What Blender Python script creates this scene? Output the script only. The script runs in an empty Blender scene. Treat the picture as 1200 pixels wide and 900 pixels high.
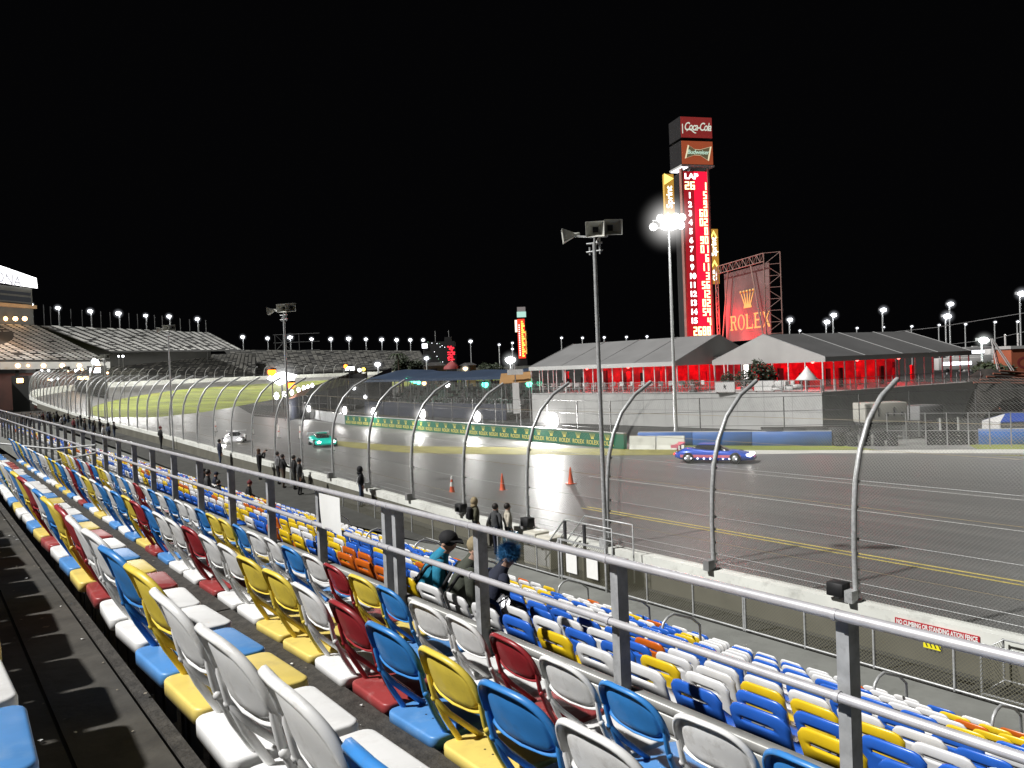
import bpy, bmesh, math, random
from mathutils import Vector, Matrix
random.seed(7)
scene = bpy.context.scene
COL = scene.collection
rnd = random.Random(11)
rad = math.radians

# ------------------------------------------------------------------ camera (photo frame 1200 x 900, X = towards the track, Y = along it)
F, H = 950.0, 6.3
TH = math.atan2(700, F)
RT = Vector((math.cos(TH), -math.sin(TH), 0)); FW = Vector((math.sin(TH), math.cos(TH), 0)); UP = Vector((0, 0, 1))
RHO = math.atan(.04); PH = math.atan(20 * math.cos(RHO) / F)
F2 = FW * math.cos(PH) - UP * math.sin(PH); U2 = UP * math.cos(PH) + FW * math.sin(PH)
R3 = math.cos(RHO) * RT - math.sin(RHO) * U2; U3 = math.sin(RHO) * RT + math.cos(RHO) * U2
CAM = Vector((0, 0, H))
def ray(x, y): return F2 + R3 * ((x - 600) / F) - U3 * ((y - 450) / F)
def onz(x, y, z=0.0):
    v = ray(x, y); return CAM + v * ((z - H) / v.z)
def onx(x, y, q):
    v = ray(x, y); return CAM + v * (q / v.x)
def atd(x, y, D):
    v = ray(x, y); return CAM + v * (D / math.hypot(v.x, v.y))
def proj(p):
    v = Vector(p) - CAM; d = v.dot(F2)
    if d < .05: return None
    return 600 + F * v.dot(R3) / d, 450 - F * v.dot(U3) / d, d
cd = bpy.data.cameras.new('camera'); cam = bpy.data.objects.new('camera', cd); COL.objects.link(cam)
cd.sensor_width = 36; cd.lens = 36 * F / 1200; cd.clip_start = .05; cd.clip_end = 5000
cam.matrix_world = Matrix(((R3.x, U3.x, -F2.x, CAM.x), (R3.y, U3.y, -F2.y, CAM.y), (R3.z, U3.z, -F2.z, CAM.z), (0, 0, 0, 1)))
scene.camera = cam

# ------------------------------------------------------------------ materials
MATS = {}
def mat(name, col, rough=.5, metal=0., noise=None, emit=None, strength=0., bump=0., spec=.5, dirt=None, vary=0., sample=True):
    """procedural principled material; noise=(scale, amount), dirt=(colour, scale, amount)"""
    if name in MATS: return MATS[name]
    m = bpy.data.materials.new(name); m.use_nodes = True; MATS[name] = m
    nt = m.node_tree; N = nt.nodes; L = nt.links
    b = N['Principled BSDF']; b.inputs['Roughness'].default_value = rough; b.inputs['Metallic'].default_value = metal
    b.inputs['Specular IOR Level'].default_value = spec
    b.inputs['Base Color'].default_value = (*col, 1)
    tc = N.new('ShaderNodeTexCoord'); src = None
    if noise or dirt or bump or vary:
        rgb = N.new('ShaderNodeRGB'); rgb.outputs[0].default_value = (*col, 1); src = rgb.outputs[0]
        if noise:
            nz = N.new('ShaderNodeTexNoise'); nz.inputs['Scale'].default_value = noise[0]; nz.inputs['Detail'].default_value = 5
            L.new(tc.outputs['Object'], nz.inputs['Vector'])
            mr = N.new('ShaderNodeMapRange'); mr.inputs[1].default_value = .3; mr.inputs[2].default_value = .7
            mr.inputs[3].default_value = 1 - noise[1]; mr.inputs[4].default_value = 1 + noise[1] * .6
            L.new(nz.outputs[0], mr.inputs[0])
            mx = N.new('ShaderNodeVectorMath'); mx.operation = 'SCALE'
            L.new(src, mx.inputs[0]); L.new(mr.outputs[0], mx.inputs['Scale']); src = mx.outputs[0]
        if vary:
            oi = N.new('ShaderNodeObjectInfo'); mr = N.new('ShaderNodeMapRange')
            mr.inputs[3].default_value = 1 - vary; mr.inputs[4].default_value = 1 + vary * .5
            L.new(oi.outputs['Random'], mr.inputs[0])
            mx = N.new('ShaderNodeVectorMath'); mx.operation = 'SCALE'
            L.new(src, mx.inputs[0]); L.new(mr.outputs[0], mx.inputs['Scale']); src = mx.outputs[0]
        if dirt:
            oi = N.new('ShaderNodeObjectInfo'); ad = N.new('ShaderNodeVectorMath'); ad.operation = 'MULTIPLY_ADD'
            L.new(oi.outputs['Random'], ad.inputs[0]); ad.inputs[1].default_value = (37, 19, 53); L.new(tc.outputs['Object'], ad.inputs[2])
            nz = N.new('ShaderNodeTexNoise'); nz.inputs['Scale'].default_value = dirt[1]; nz.inputs['Detail'].default_value = 8; nz.inputs['Roughness'].default_value = .72
            L.new(ad.outputs[0], nz.inputs['Vector'])
            mr = N.new('ShaderNodeMapRange'); mr.inputs[1].default_value = .52; mr.inputs[2].default_value = .74; mr.inputs[4].default_value = dirt[2]
            L.new(nz.outputs[0], mr.inputs[0])
            mx = N.new('ShaderNodeMix'); mx.data_type = 'RGBA'
            L.new(mr.outputs[0], mx.inputs[0]); L.new(src, mx.inputs[6]); mx.inputs[7].default_value = (*dirt[0], 1); src = mx.outputs[2]
        L.new(src, b.inputs['Base Color'])
    if bump:
        nz = N.new('ShaderNodeTexNoise'); nz.inputs['Scale'].default_value = (noise[0] if noise else 30) * 3; nz.inputs['Detail'].default_value = 4
        L.new(tc.outputs['Object'], nz.inputs['Vector'])
        bp = N.new('ShaderNodeBump'); bp.inputs['Strength'].default_value = bump; bp.inputs['Distance'].default_value = .02
        L.new(nz.outputs[0], bp.inputs['Height']); L.new(bp.outputs[0], b.inputs['Normal'])
    if emit:
        b.inputs['Emission Color'].default_value = (*emit, 1); b.inputs['Emission Strength'].default_value = strength
        if not sample: m.cycles.emission_sampling = 'NONE'
    return m
def glow(name, col, s, sample=False): return mat(name, (.02, .02, .02), .6, emit=col, strength=s, sample=sample)

WHITE = mat('white_enamel', (.80, .80, .79), .38, noise=(9, .06), dirt=((.30, .27, .22), 11, .5), vary=.06)
BLUE = mat('blue_enamel', (.045, .24, .62), .36, noise=(9, .10), dirt=((.10, .18, .30), 9, .5), vary=.12)
YELLOW = mat('yellow_enamel', (.80, .62, .085), .38, noise=(9, .08), dirt=((.36, .27, .08), 10, .5), vary=.08)
RED = mat('red_enamel', (.33, .028, .035), .36, noise=(9, .12), dirt=((.16, .05, .05), 9, .5), vary=.10)
WHITE_S = mat('white_seat_top', (.86, .86, .85), .42, noise=(9, .04), dirt=((.40, .36, .30), 8, .28), vary=.05)
BLUE_S = mat('blue_seat_top', (.10, .30, .66), .42, noise=(9, .10), dirt=((.30, .45, .66), 7, .45), vary=.12)
YELLOW_S = mat('yellow_seat_top', (.82, .64, .17), .42, noise=(9, .08), dirt=((.45, .34, .14), 8, .45), vary=.08)
RED_S = mat('red_seat_top', (.34, .050, .050), .42, noise=(9, .12), dirt=((.55, .36, .34), 6, .55), vary=.10)
PWHITE = mat('white_plastic', (.80, .80, .80), .34, noise=(6, .05), dirt=((.5, .48, .44), 8, .3), vary=.05)
PBLUE = mat('blue_plastic', (.028, .14, .62), .30, noise=(6, .08), dirt=((.08, .16, .5), 8, .3), vary=.10)
PYELLOW = mat('yellow_plastic', (.85, .58, .02), .30, noise=(6, .06), dirt=((.5, .36, .06), 8, .3), vary=.06)
PORANGE = mat('orange_plastic', (.62, .13, .012), .30, noise=(6, .08), dirt=((.3, .1, .04), 8, .3), vary=.08)
STEEL = mat('galvanised_steel', (.52, .53, .53), .42, .35, noise=(14, .22), dirt=((.16, .16, .16), 6, .5))
RAILM = mat('aluminium_tube', (.74, .73, .76), .33, .45, noise=(8, .10), dirt=((.35, .34, .34), 5, .35))
POSTM = mat('rail_post_steel', (.46, .47, .48), .48, .25, noise=(9, .25), dirt=((.10, .10, .10), 7, .6))
PLANK = mat('aluminium_plank', (.42, .42, .40), .45, .3, noise=(5, .2), dirt=((.16, .155, .14), 4, .6))
DARKMETAL = mat('dark_bracket', (.07, .07, .075), .5, .4, noise=(9, .3))
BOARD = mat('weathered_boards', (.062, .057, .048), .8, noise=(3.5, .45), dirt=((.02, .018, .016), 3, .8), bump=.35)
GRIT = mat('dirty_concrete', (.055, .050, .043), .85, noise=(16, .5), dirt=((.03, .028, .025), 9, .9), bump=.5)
CONC = mat('concrete_walk', (.20, .205, .19), .75, noise=(1.3, .18), dirt=((.10, .10, .09), 2.2, .6), bump=.12)
DARKWALK = mat('service_lane_asphalt', (.055, .055, .05), .8, noise=(2, .25), dirt=((.10, .10, .09), 1.2, .5), bump=.2)
WALLLOW = mat('olive_wall_face', (.13, .125, .10), .7, noise=(.9, .2), dirt=((.08, .08, .065), 1.1, .6))
WALLW = mat('white_barrier_paint', (.72, .73, .68), .5, noise=(.8, .12), dirt=((.30, .30, .27), 1.7, .7))
BLACK = mat('matt_black', (.012, .012, .013), .6, noise=(8, .3))
GREY = mat('grey_paint', (.22, .22, .22), .5, noise=(3, .15))
LGREY = mat('light_grey_paint', (.45, .45, .44), .5, noise=(3, .12), dirt=((.2, .2, .19), 3, .5))
PAPER = mat('white_paper', (.82, .82, .80), .7, noise=(6, .04))
YLINE = mat('yellow_road_paint', (.62, .50, .13), .6, noise=(4, .2), dirt=((.13, .12, .09), 3, .7))
WLINE = mat('white_road_paint', (.60, .60, .58), .6, noise=(4, .15), dirt=((.14, .14, .13), 3, .7))
GREENW = mat('green_wall_paint', (.010, .13, .075), .42, noise=(1.2, .15))
GOLD = mat('gold_lettering', (.72, .60, .14), .5)
GREYW = mat('grey_pit_wall', (.42, .43, .43), .6, noise=(.6, .15), dirt=((.2, .2, .2), 1, .6))
BLUEW = mat('blue_barrier', (.018, .105, .36), .5, noise=(.7, .2), dirt=((.03, .07, .16), 1.2, .6))
TYRE = mat('tyre_rubber', (.012, .012, .012), .75, noise=(5, .4), bump=.4)
TURF = mat('infield_grass', (.20, .235, .022), .9, noise=(.09, .55), dirt=((.23, .20, .03), .05, .8), bump=.6)
DRYG = mat('dry_verge_grass', (.22, .20, .045), .9, noise=(.9, .3), dirt=((.13, .12, .06), .5, .7), bump=.5)
STRIP = mat('pale_concrete_strip', (.52, .51, .47), .8, noise=(.8, .15))
PLAT = mat('platform_cladding', (.37, .37, .36), .6, noise=(.5, .10), dirt=((.15, .15, .15), .7, .4))
ROOFM = mat('tent_roof_fabric', (.19, .19, .19), .6, noise=(.4, .12))
FASC = mat('tent_fascia_fabric', (.42, .42, .41), .6, noise=(.6, .06))
GABLE = mat('tent_gable_fabric', (.34, .33, .32), .6, noise=(.6, .08))
MULL = mat('white_mullion', (.62, .60, .59), .5, noise=(2, .06))
DRAPE = mat('red_glow_drape', (.72, .02, .03), .8, noise=(.9, .7), emit=(1, .012, .03), strength=.13)  # emission put into the fabric for the red light inside the tents
RUST = mat('red_oxide_truss', (.24, .13, .11), .6, noise=(2, .15))
PERF = {}

def chain_mat(name, s, w, col=(.42, .42, .40)):
    m = bpy.data.materials.new(name); m.use_nodes = True
    nt = m.node_tree; N = nt.nodes; L = nt.links; b = N['Principled BSDF']
    b.inputs['Base Color'].default_value = (*col, 1); b.inputs['Metallic'].default_value = .4; b.inputs['Roughness'].default_value = .5
    uv = N.new('ShaderNodeUVMap'); sp = N.new('ShaderNodeSeparateXYZ'); L.new(uv.outputs[0], sp.inputs[0])
    outs = []
    for op in ('ADD', 'SUBTRACT'):
        a = N.new('ShaderNodeMath'); a.operation = op; L.new(sp.outputs[0], a.inputs[0]); L.new(sp.outputs[1], a.inputs[1])
        md = N.new('ShaderNodeMath'); md.operation = 'FLOORED_MODULO'; L.new(a.outputs[0], md.inputs[0]); md.inputs[1].default_value = s
        lt = N.new('ShaderNodeMath'); lt.operation = 'LESS_THAN'; L.new(md.outputs[0], lt.inputs[0]); lt.inputs[1].default_value = w
        outs.append(lt)
    mx = N.new('ShaderNodeMath'); mx.operation = 'MAXIMUM'; L.new(outs[0].outputs[0], mx.inputs[0]); L.new(outs[1].outputs[0], mx.inputs[1])
    L.new(mx.outputs[0], b.inputs['Alpha'])
    return m
CHAIN = chain_mat('catch_fence_mesh', .075, .0056, (.27, .27, .25))
CHAIN2 = chain_mat('walk_fence_mesh', .075, .013, (.20, .19, .135))
def glass_mat():
    m = bpy.data.materials.new('tent_glass'); m.use_nodes = True; N = m.node_tree.nodes; L = m.node_tree.links
    N.remove(N['Principled BSDF']); o = N['Material Output']
    t = N.new('ShaderNodeBsdfTransparent'); t.inputs[0].default_value = (.86, .84, .84, 1); g = N.new('ShaderNodeBsdfGlossy'); g.inputs['Roughness'].default_value = .05
    x = N.new('ShaderNodeMixShader'); x.inputs[0].default_value = .06
    L.new(t.outputs[0], x.inputs[1]); L.new(g.outputs[0], x.inputs[2]); L.new(x.outputs[0], o.inputs[0]); return m
GLASS = glass_mat()
def asphalt():
    m = bpy.data.materials.new('track_asphalt'); m.use_nodes = True; N = m.node_tree.nodes; L = m.node_tree.links; b = N['Principled BSDF']
    tc = N.new('ShaderNodeTexCoord')
    mp = N.new('ShaderNodeMapping'); mp.inputs['Scale'].default_value = (1, .035, 1); L.new(tc.outputs['Object'], mp.inputs[0])
    n1 = N.new('ShaderNodeTexNoise'); n1.inputs['Scale'].default_value = 1.1; n1.inputs['Detail'].default_value = 6; L.new(mp.outputs[0], n1.inputs['Vector'])
    n2 = N.new('ShaderNodeTexNoise'); n2.inputs['Scale'].default_value = 9; n2.inputs['Detail'].default_value = 6; L.new(tc.outputs['Object'], n2.inputs['Vector'])
    cr = N.new('ShaderNodeValToRGB'); cr.color_ramp.elements[0].position = .30; cr.color_ramp.elements[0].color = (.116, .115, .112, 1)
    cr.color_ramp.elements[1].position = .68; cr.color_ramp.elements[1].color = (.165, .162, .154, 1)
    L.new(n1.outputs[0], cr.inputs[0])
    mr = N.new('ShaderNodeMapRange'); mr.inputs[3].default_value = .72; mr.inputs[4].default_value = 1.2; L.new(n2.outputs[0], mr.inputs[0])
    sc = N.new('ShaderNodeVectorMath'); sc.operation = 'SCALE'; L.new(cr.outputs[0], sc.inputs[0]); L.new(mr.outputs[0], sc.inputs['Scale'])
    L.new(sc.outputs[0], b.inputs['Base Color'])
    r = N.new('ShaderNodeMapRange'); r.inputs[3].default_value = .36; r.inputs[4].default_value = .50; b.inputs['Specular IOR Level'].default_value = .42; L.new(n1.outputs[0], r.inputs[0]); L.new(r.outputs[0], b.inputs['Roughness'])
    bp = N.new('ShaderNodeBump'); bp.inputs['Strength'].default_value = .25; bp.inputs['Distance'].default_value = .01
    n3 = N.new('ShaderNodeTexNoise'); n3.inputs['Scale'].default_value = 45; L.new(tc.outputs['Object'], n3.inputs['Vector']); L.new(n3.outputs[0], bp.inputs['Height'])
    L.new(bp.outputs[0], b.inputs['Normal']); return m
ASPH = asphalt()
GROUNDM = mat('infield_ground', (.016, .016, .015), .8, noise=(.05, .4), dirt=((.02, .024, .008), .02, .8))

# ------------------------------------------------------------------ mesh builder
WORLD = {}
class MB:
    def __init__(s): s.v = []; s.f = []; s.m = []; s.sm = []; s.uv = None
    def add(s, vs, fs, mi=0, smooth=False, M=None):
        o = len(s.v)
        for p in vs: s.v.append((M @ Vector(p)) if M else Vector(p))
        for f in fs: s.f.append([i + o for i in f]); s.m.append(mi); s.sm.append(smooth)
        return s
    def box(s, lo, hi, mi=0, M=None):
        x0, y0, z0 = lo; x1, y1, z1 = hi
        if x0 > x1: x0, x1 = x1, x0
        if y0 > y1: y0, y1 = y1, y0
        if z0 > z1: z0, z1 = z1, z0
        vs = [(x0, y0, z0), (x1, y0, z0), (x1, y1, z0), (x0, y1, z0), (x0, y0, z1), (x1, y0, z1), (x1, y1, z1), (x0, y1, z1)]
        return s.add(vs, [(3, 2, 1, 0), (4, 5, 6, 7), (0, 1, 5, 4), (1, 2, 6, 5), (2, 3, 7, 6), (3, 0, 4, 7)], mi, False, M)
    def rbox(s, lo, hi, r=.01, seg=2, mi=0, M=None):
        bm = bmesh.new(); bmesh.ops.create_cube(bm, size=1)
        c = [(a + b) / 2 for a, b in zip(lo, hi)]; d = [abs(b - a) for a, b in zip(lo, hi)]
        for v in bm.verts: v.co = Vector((v.co.x * d[0] + c[0], v.co.y * d[1] + c[1], v.co.z * d[2] + c[2]))
        bmesh.ops.bevel(bm, geom=bm.edges[:], offset=r, segments=seg, profile=.5, affect='EDGES')
        bm.verts.ensure_lookup_table(); bm.verts.index_update()
        s.add([v.co.copy() for v in bm.verts], [[v.index for v in f.verts] for f in bm.faces], mi, True, M); bm.free(); return s
    def tube(s, pts, r, n=8, mi=0, M=None, cap=True):
        pts = [Vector(p) for p in pts]; k = len(pts)
        rr = r if isinstance(r, (list, tuple)) else [r] * k
        vs = []; prev = None
        for i, p in enumerate(pts):
            t = (pts[min(i + 1, k - 1)] - pts[max(i - 1, 0)]).normalized()
            if prev is None:
                a = Vector((0, 0, 1)) if abs(t.z) < .9 else Vector((1, 0, 0)); u = t.cross(a).normalized()
            else:
                u = (prev - t * prev.dot(t)).normalized()
            prev = u; w = t.cross(u)
            for j in range(n):
                an = 2 * math.pi * j / n; vs.append(p + (u * math.cos(an) + w * math.sin(an)) * rr[i])
        fs = [(i * n + j, i * n + (j + 1) % n, (i + 1) * n + (j + 1) % n, (i + 1) * n + j) for i in range(k - 1) for j in range(n)]
        s.add(vs, fs, mi, True, M)
        if cap: s.add(vs[:n], [tuple(reversed(range(n)))], mi, False, M); s.add(vs[-n:], [tuple(range(n))], mi, False, M)
        return s
    def lathe(s, prof, n=12, mi=0, M=None):
        vs = []; k = len(prof)
        for r, z in prof:
            for j in range(n): vs.append((r * math.cos(2 * math.pi * j / n), r * math.sin(2 * math.pi * j / n), z))
        fs = [(i * n + j, i * n + (j + 1) % n, (i + 1) * n + (j + 1) % n, (i + 1) * n + j) for i in range(k - 1) for j in range(n)]
        return s.add(vs, fs, mi, True, M)
    def ball(s, c, r, mi=0, n=10, M=None, sq=(1, 1, 1)):
        k = n // 2; c = Vector(c)
        vs = [c + Vector((0, 0, -r * sq[2]))]
        for i in range(1, k):
            a = -math.pi / 2 + math.pi * i / k
            for j in range(n):
                b = 2 * math.pi * j / n
                vs.append(c + Vector((r * math.cos(a) * math.cos(b) * sq[0], r * math.cos(a) * math.sin(b) * sq[1], r * math.sin(a) * sq[2])))
        vs.append(c + Vector((0, 0, r * sq[2]))); e = len(vs) - 1
        fs = [(0, 1 + (j + 1) % n, 1 + j) for j in range(n)]
        for i in range(k - 2):
            for j in range(n): fs.append((1 + i * n + j, 1 + i * n + (j + 1) % n, 1 + (i + 1) * n + (j + 1) % n, 1 + (i + 1) * n + j))
        o = 1 + (k - 2) * n
        fs += [(o + j, o + (j + 1) % n, e) for j in range(n)]
        return s.add(vs, fs, mi, True, M)
    def poly(s, pts, mi=0, M=None): return s.add(pts, [tuple(range(len(pts)))], mi, False, M)
    def prism(s, pts, d, mi=0, M=None):
        """polygon pts (3D) extruded by vector d"""
        pts = [Vector(p) for p in pts]; d = Vector(d); n = len(pts)
        fs = [tuple(reversed(range(n))), tuple(range(n, 2 * n))] + [(i, (i + 1) % n, n + (i + 1) % n, n + i) for i in range(n)]
        return s.add(pts + [p + d for p in pts], fs, mi, False, M)
    def mesh(s, me, mi=0, M=None, smooth=False):
        return s.add([v.co.copy() for v in me.vertices], [list(p.vertices) for p in me.polygons], mi, smooth, M)
    def build(s, name, mats, parent=None, local=False):
        me = bpy.data.meshes.new(name)
        inv = WORLD[parent].inverted() if (parent and not local) else None
        me.from_pydata([tuple(inv @ p) if inv else tuple(p) for p in s.v], [], s.f)
        for m in (mats if isinstance(mats, (list, tuple)) else [mats]): me.materials.append(m)
        for p, mi, sm in zip(me.polygons, s.m, s.sm): p.material_index = mi; p.use_smooth = sm
        if s.uv:
            l = me.uv_layers.new(name='UVMap')
            for p in me.polygons:
                for li in p.loop_indices: l.data[li].uv = s.uv[me.loops[li].vertex_index]
        o = bpy.data.objects.new(name, me); COL.objects.link(o)
        if parent: o.parent = parent; WORLD[o] = WORLD[parent]
        else: WORLD[o] = Matrix.Identity(4)
        return o
def tag(o, label=None, cat=None, group=None, kind=None):
    if label: o['label'] = label
    if cat: o['category'] = cat
    if group: o['group'] = group
    if kind: o['kind'] = kind
    return o
def thing(name, label, cat, loc=(0, 0, 0), rz=0., group=None):
    o = bpy.data.objects.new(name, None); COL.objects.link(o); o.empty_display_size = .1
    o.location = loc; o.rotation_euler = (0, 0, rz)
    WORLD[o] = Matrix.Translation(Vector(loc)) @ Matrix.Rotation(rz, 4, 'Z')
    return tag(o, label, cat, group)
def struct(name, mb, m):
    return tag(mb.build(name, m), kind='structure')
def dup(root, loc, rz, label=None, group=None):
    r = root.copy(); COL.objects.link(r); r.location = loc; r.rotation_euler = (0, 0, rz)
    if label: r['label'] = label
    if group: r['group'] = group
    for ch in list(root.children):
        c = ch.copy(); COL.objects.link(c); c.parent = r
        for g in list(ch.children):
            d = g.copy(); COL.objects.link(d); d.parent = c
    return r
def frame(o, u, up=(0, 0, 1)):
    """matrix: local x = u, local y = up, local z = outward normal"""
    u = Vector(u).normalized(); up = Vector(up).normalized(); n = u.cross(up)
    return Matrix(((u.x, up.x, n.x, o[0]), (u.y, up.y, n.y, o[1]), (u.z, up.z, n.z, o[2]), (0, 0, 0, 1)))
def text(s, size=1., ext=.01, shear=0., offset=0., space=1., align='CENTER', width=None):
    c = bpy.data.curves.new('lettering', 'FONT'); c.body = s; c.size = size; c.extrude = ext; c.shear = shear; c.offset = offset; c.space_character = space
    c.align_x = align; c.align_y = 'CENTER'; c.resolution_u = 3
    o = bpy.data.objects.new('lettering', c); COL.objects.link(o)
    dg = bpy.context.evaluated_depsgraph_get(); me = bpy.data.meshes.new_from_object(o.evaluated_get(dg))
    bpy.data.objects.remove(o)
    if width:
        xs = [v.co.x for v in me.vertices]; k = width / max(max(xs) - min(xs), 1e-6)
        for v in me.vertices: v.co.x *= k
    return me
ONES = 'first second third fourth fifth sixth seventh eighth ninth tenth eleventh twelfth thirteenth fourteenth fifteenth sixteenth seventeenth eighteenth nineteenth'.split()
def nth(n):
    if n <= 19: return ONES[n - 1]
    t = {2: ('twentieth', 'twenty'), 3: ('thirtieth', 'thirty'), 4: ('fortieth', 'forty'), 5: ('fiftieth', 'fifty'), 6: ('sixtieth', 'sixty'), 7: ('seventieth', 'seventy'), 8: ('eightieth', 'eighty'), 9: ('ninetieth', 'ninety')}[n // 10]
    return t[0] if n % 10 == 0 else t[1] + '-' + ONES[n % 10 - 1]

# ------------------------------------------------------------------ world and key light
SUND = Vector((1, -.35, -1.15)).normalized()          # floodlights behind the upper stand, travelling towards the track
w = bpy.data.worlds.new('World'); scene.world = w; w.use_nodes = True
nt = w.node_tree; bg = nt.nodes['Background']
sky = nt.nodes.new('ShaderNodeTexSky'); sky.sky_type = 'NISHITA'; sky.sun_disc = False
sky.sun_elevation = rad(-9); sky.sun_rotation = math.atan2(-SUND.x, -SUND.y)
ad = nt.nodes.new('ShaderNodeVectorMath'); ad.operation = 'ADD'; ad.inputs[1].default_value = (.026, .026, .031)
nt.links.new(sky.outputs[0], ad.inputs[0]); nt.links.new(ad.outputs[0], bg.inputs[0]); bg.inputs[1].default_value = .05
sl = bpy.data.lights.new('floodlight_key', 'SUN'); so = bpy.data.objects.new('floodlight_key', sl); COL.objects.link(so)
sl.energy = 5.4; sl.angle = rad(1.8); sl.color = (1, .985, .96)
so.rotation_euler = (-SUND).to_track_quat('Z', 'Y').to_euler()
def lamp(name, loc, e, col=(1, 1, 1), r=.3):
    l = bpy.data.lights.new(name, 'POINT'); l.energy = e; l.color = col; l.shadow_soft_size = r
    o = bpy.data.objects.new(name, l); COL.objects.link(o); o.location = loc; return o

HALO = {}  # meshes of the added bloom glow, keyed by size and tint
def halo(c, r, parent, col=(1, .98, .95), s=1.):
    """added glow standing in for lens bloom around a lamp: emission volume falling off with the radius"""
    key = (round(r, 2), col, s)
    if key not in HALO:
        m = bpy.data.materials.new('lamp_bloom'); m.use_nodes = True; N = m.node_tree.nodes; L = m.node_tree.links
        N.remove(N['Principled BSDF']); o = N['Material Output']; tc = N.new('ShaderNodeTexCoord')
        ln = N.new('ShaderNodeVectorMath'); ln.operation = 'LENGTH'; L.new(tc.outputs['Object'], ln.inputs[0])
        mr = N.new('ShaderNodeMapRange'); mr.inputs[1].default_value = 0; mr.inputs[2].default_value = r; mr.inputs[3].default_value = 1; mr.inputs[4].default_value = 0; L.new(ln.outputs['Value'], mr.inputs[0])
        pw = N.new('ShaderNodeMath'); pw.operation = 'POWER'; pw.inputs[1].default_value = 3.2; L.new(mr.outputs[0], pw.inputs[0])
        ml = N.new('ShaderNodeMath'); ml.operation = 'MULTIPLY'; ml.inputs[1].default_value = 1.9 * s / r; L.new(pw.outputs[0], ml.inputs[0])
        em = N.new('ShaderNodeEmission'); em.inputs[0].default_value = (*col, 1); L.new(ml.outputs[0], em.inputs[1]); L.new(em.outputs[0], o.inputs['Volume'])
        mb = MB(); mb.ball((0, 0, 0), r, 0, 16); me = bpy.data.meshes.new('lamp_bloom'); me.from_pydata([tuple(v) for v in mb.v], [], mb.f); me.materials.append(m); HALO[key] = me
    o = bpy.data.objects.new('lamp_bloom', HALO[key]); COL.objects.link(o); o.parent = parent; o.location = WORLD[parent].inverted() @ Vector(c); return o
# ================================================================== upper stand
stand = thing('upper_grandstand', 'weathered wooden decks of the upper grandstand under the folding chairs', 'grandstand', (0, 0, 0))
T0, T1 = -3., 24.
FZ = [5.05, 4.62, 4.20, 3.87]                       # floor heights of the four decks
mb = MB()
def boards(mb, q0, q1, z, n, gap=.012, th=.05):
    wd = (q1 - q0) / n
    for i in range(n):
        for a in range(3):
            y0 = T0 + (T1 - T0) * a / 3 + (i % 2) * 1.7 * (a > 0); y1 = T0 + (T1 - T0) * (a + 1) / 3 + (i % 2) * 1.7 * (a < 2)
            mb.box((q0 + i * wd + gap / 2, y0 + .004, z - th), (q0 + (i + 1) * wd - gap / 2, y1 - .004, z - .003 * ((i * 7 + a) % 3)))
boards(mb, -1.3, .645, FZ[0], 7)
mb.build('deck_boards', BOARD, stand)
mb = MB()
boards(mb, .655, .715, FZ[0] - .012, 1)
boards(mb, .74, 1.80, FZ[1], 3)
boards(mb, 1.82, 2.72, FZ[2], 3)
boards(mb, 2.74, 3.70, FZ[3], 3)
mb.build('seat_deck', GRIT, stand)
mb = MB()
for q, z0, z1 in ((.722, FZ[1], FZ[0] - .07), (1.81, FZ[2], FZ[1] - .06), (2.73, FZ[3], FZ[2] - .06)):
    mb.box((q - .012, T0, z0 - .06), (q + .012, T1, z1))
mb.box((3.70, T0, 2.6), (3.74, T1, FZ[3] - .02))
mb.build('riser', DARKMETAL, stand)
mb = MB()                                            # aluminium kick planks below the railing
mb.rbox((3.79, T0, 4.03), (3.875, T1 + 30, 4.09), .01, 1)
mb.rbox((3.80, T0, 3.905), (3.835, T1 + 30, 4.020), .008, 1)
mb.rbox((3.79, T0, 3.72), (3.825, T1 + 30, 3.892), .008, 1)
mb.build('kick_plank', PLANK, stand)

# ---- folding chair -------------------------------------------------
def chair_back():
    mb = MB(); n = 40
    out = []
    for j in range(n):                              # outline in (y, z): rounded top, straighter bottom
        a = 2 * math.pi * j / n; c, s_ = math.cos(a), math.sin(a)
        e = .74 if s_ > 0 else .36
        y = .218 * math.copysign(abs(c) ** e, c) * (1 - .03 * s_); z = (.182 if s_ > 0 else .078) * math.copysign(abs(s_) ** (.86 if s_ > 0 else .5), s_)
        out.append((y, z))
    rings = [(0., .0, 1), (.5, .004, 1), (.90, -.004, 1), (1., .004, 1), (1.01, .014, 1), (.985, .026, 1), (.94, .028, 1), (.905, .018, 1), (.87, -.004, 1), (.80, -.006, 1), (.765, .006, 1), (.70, .010, 1), (.4, .012, 1), (0., .012, 1)]
    lean = rad(19); vs = []
    for s_, off, k in rings:
        for (y, z) in out:
            yy, zz = y * s_, z * s_
            bow = .035 * (1 - (yy / .22) ** 2)
            if z < -.03 and s_ > .75 and off > .006: off_ = off * .45
            else: off_ = off
            vs.append((-(off_ + bow), yy, zz))
    # vertices: x = -offset (rear), tilt back about y
    V2 = []
    for x, y, z in vs:
        V2.append((x * math.cos(lean) - z * math.sin(lean) - .250, y, z * math.cos(lean) + x * math.sin(lean) + .775))
    fs = []
    for i in range(len(rings) - 1):
        for j in range(n): fs.append((i * n + j, (i + 1) * n + j, (i + 1) * n + (j + 1) % n, i * n + (j + 1) % n))
    return mb.add(V2, fs, 0, True)
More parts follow.
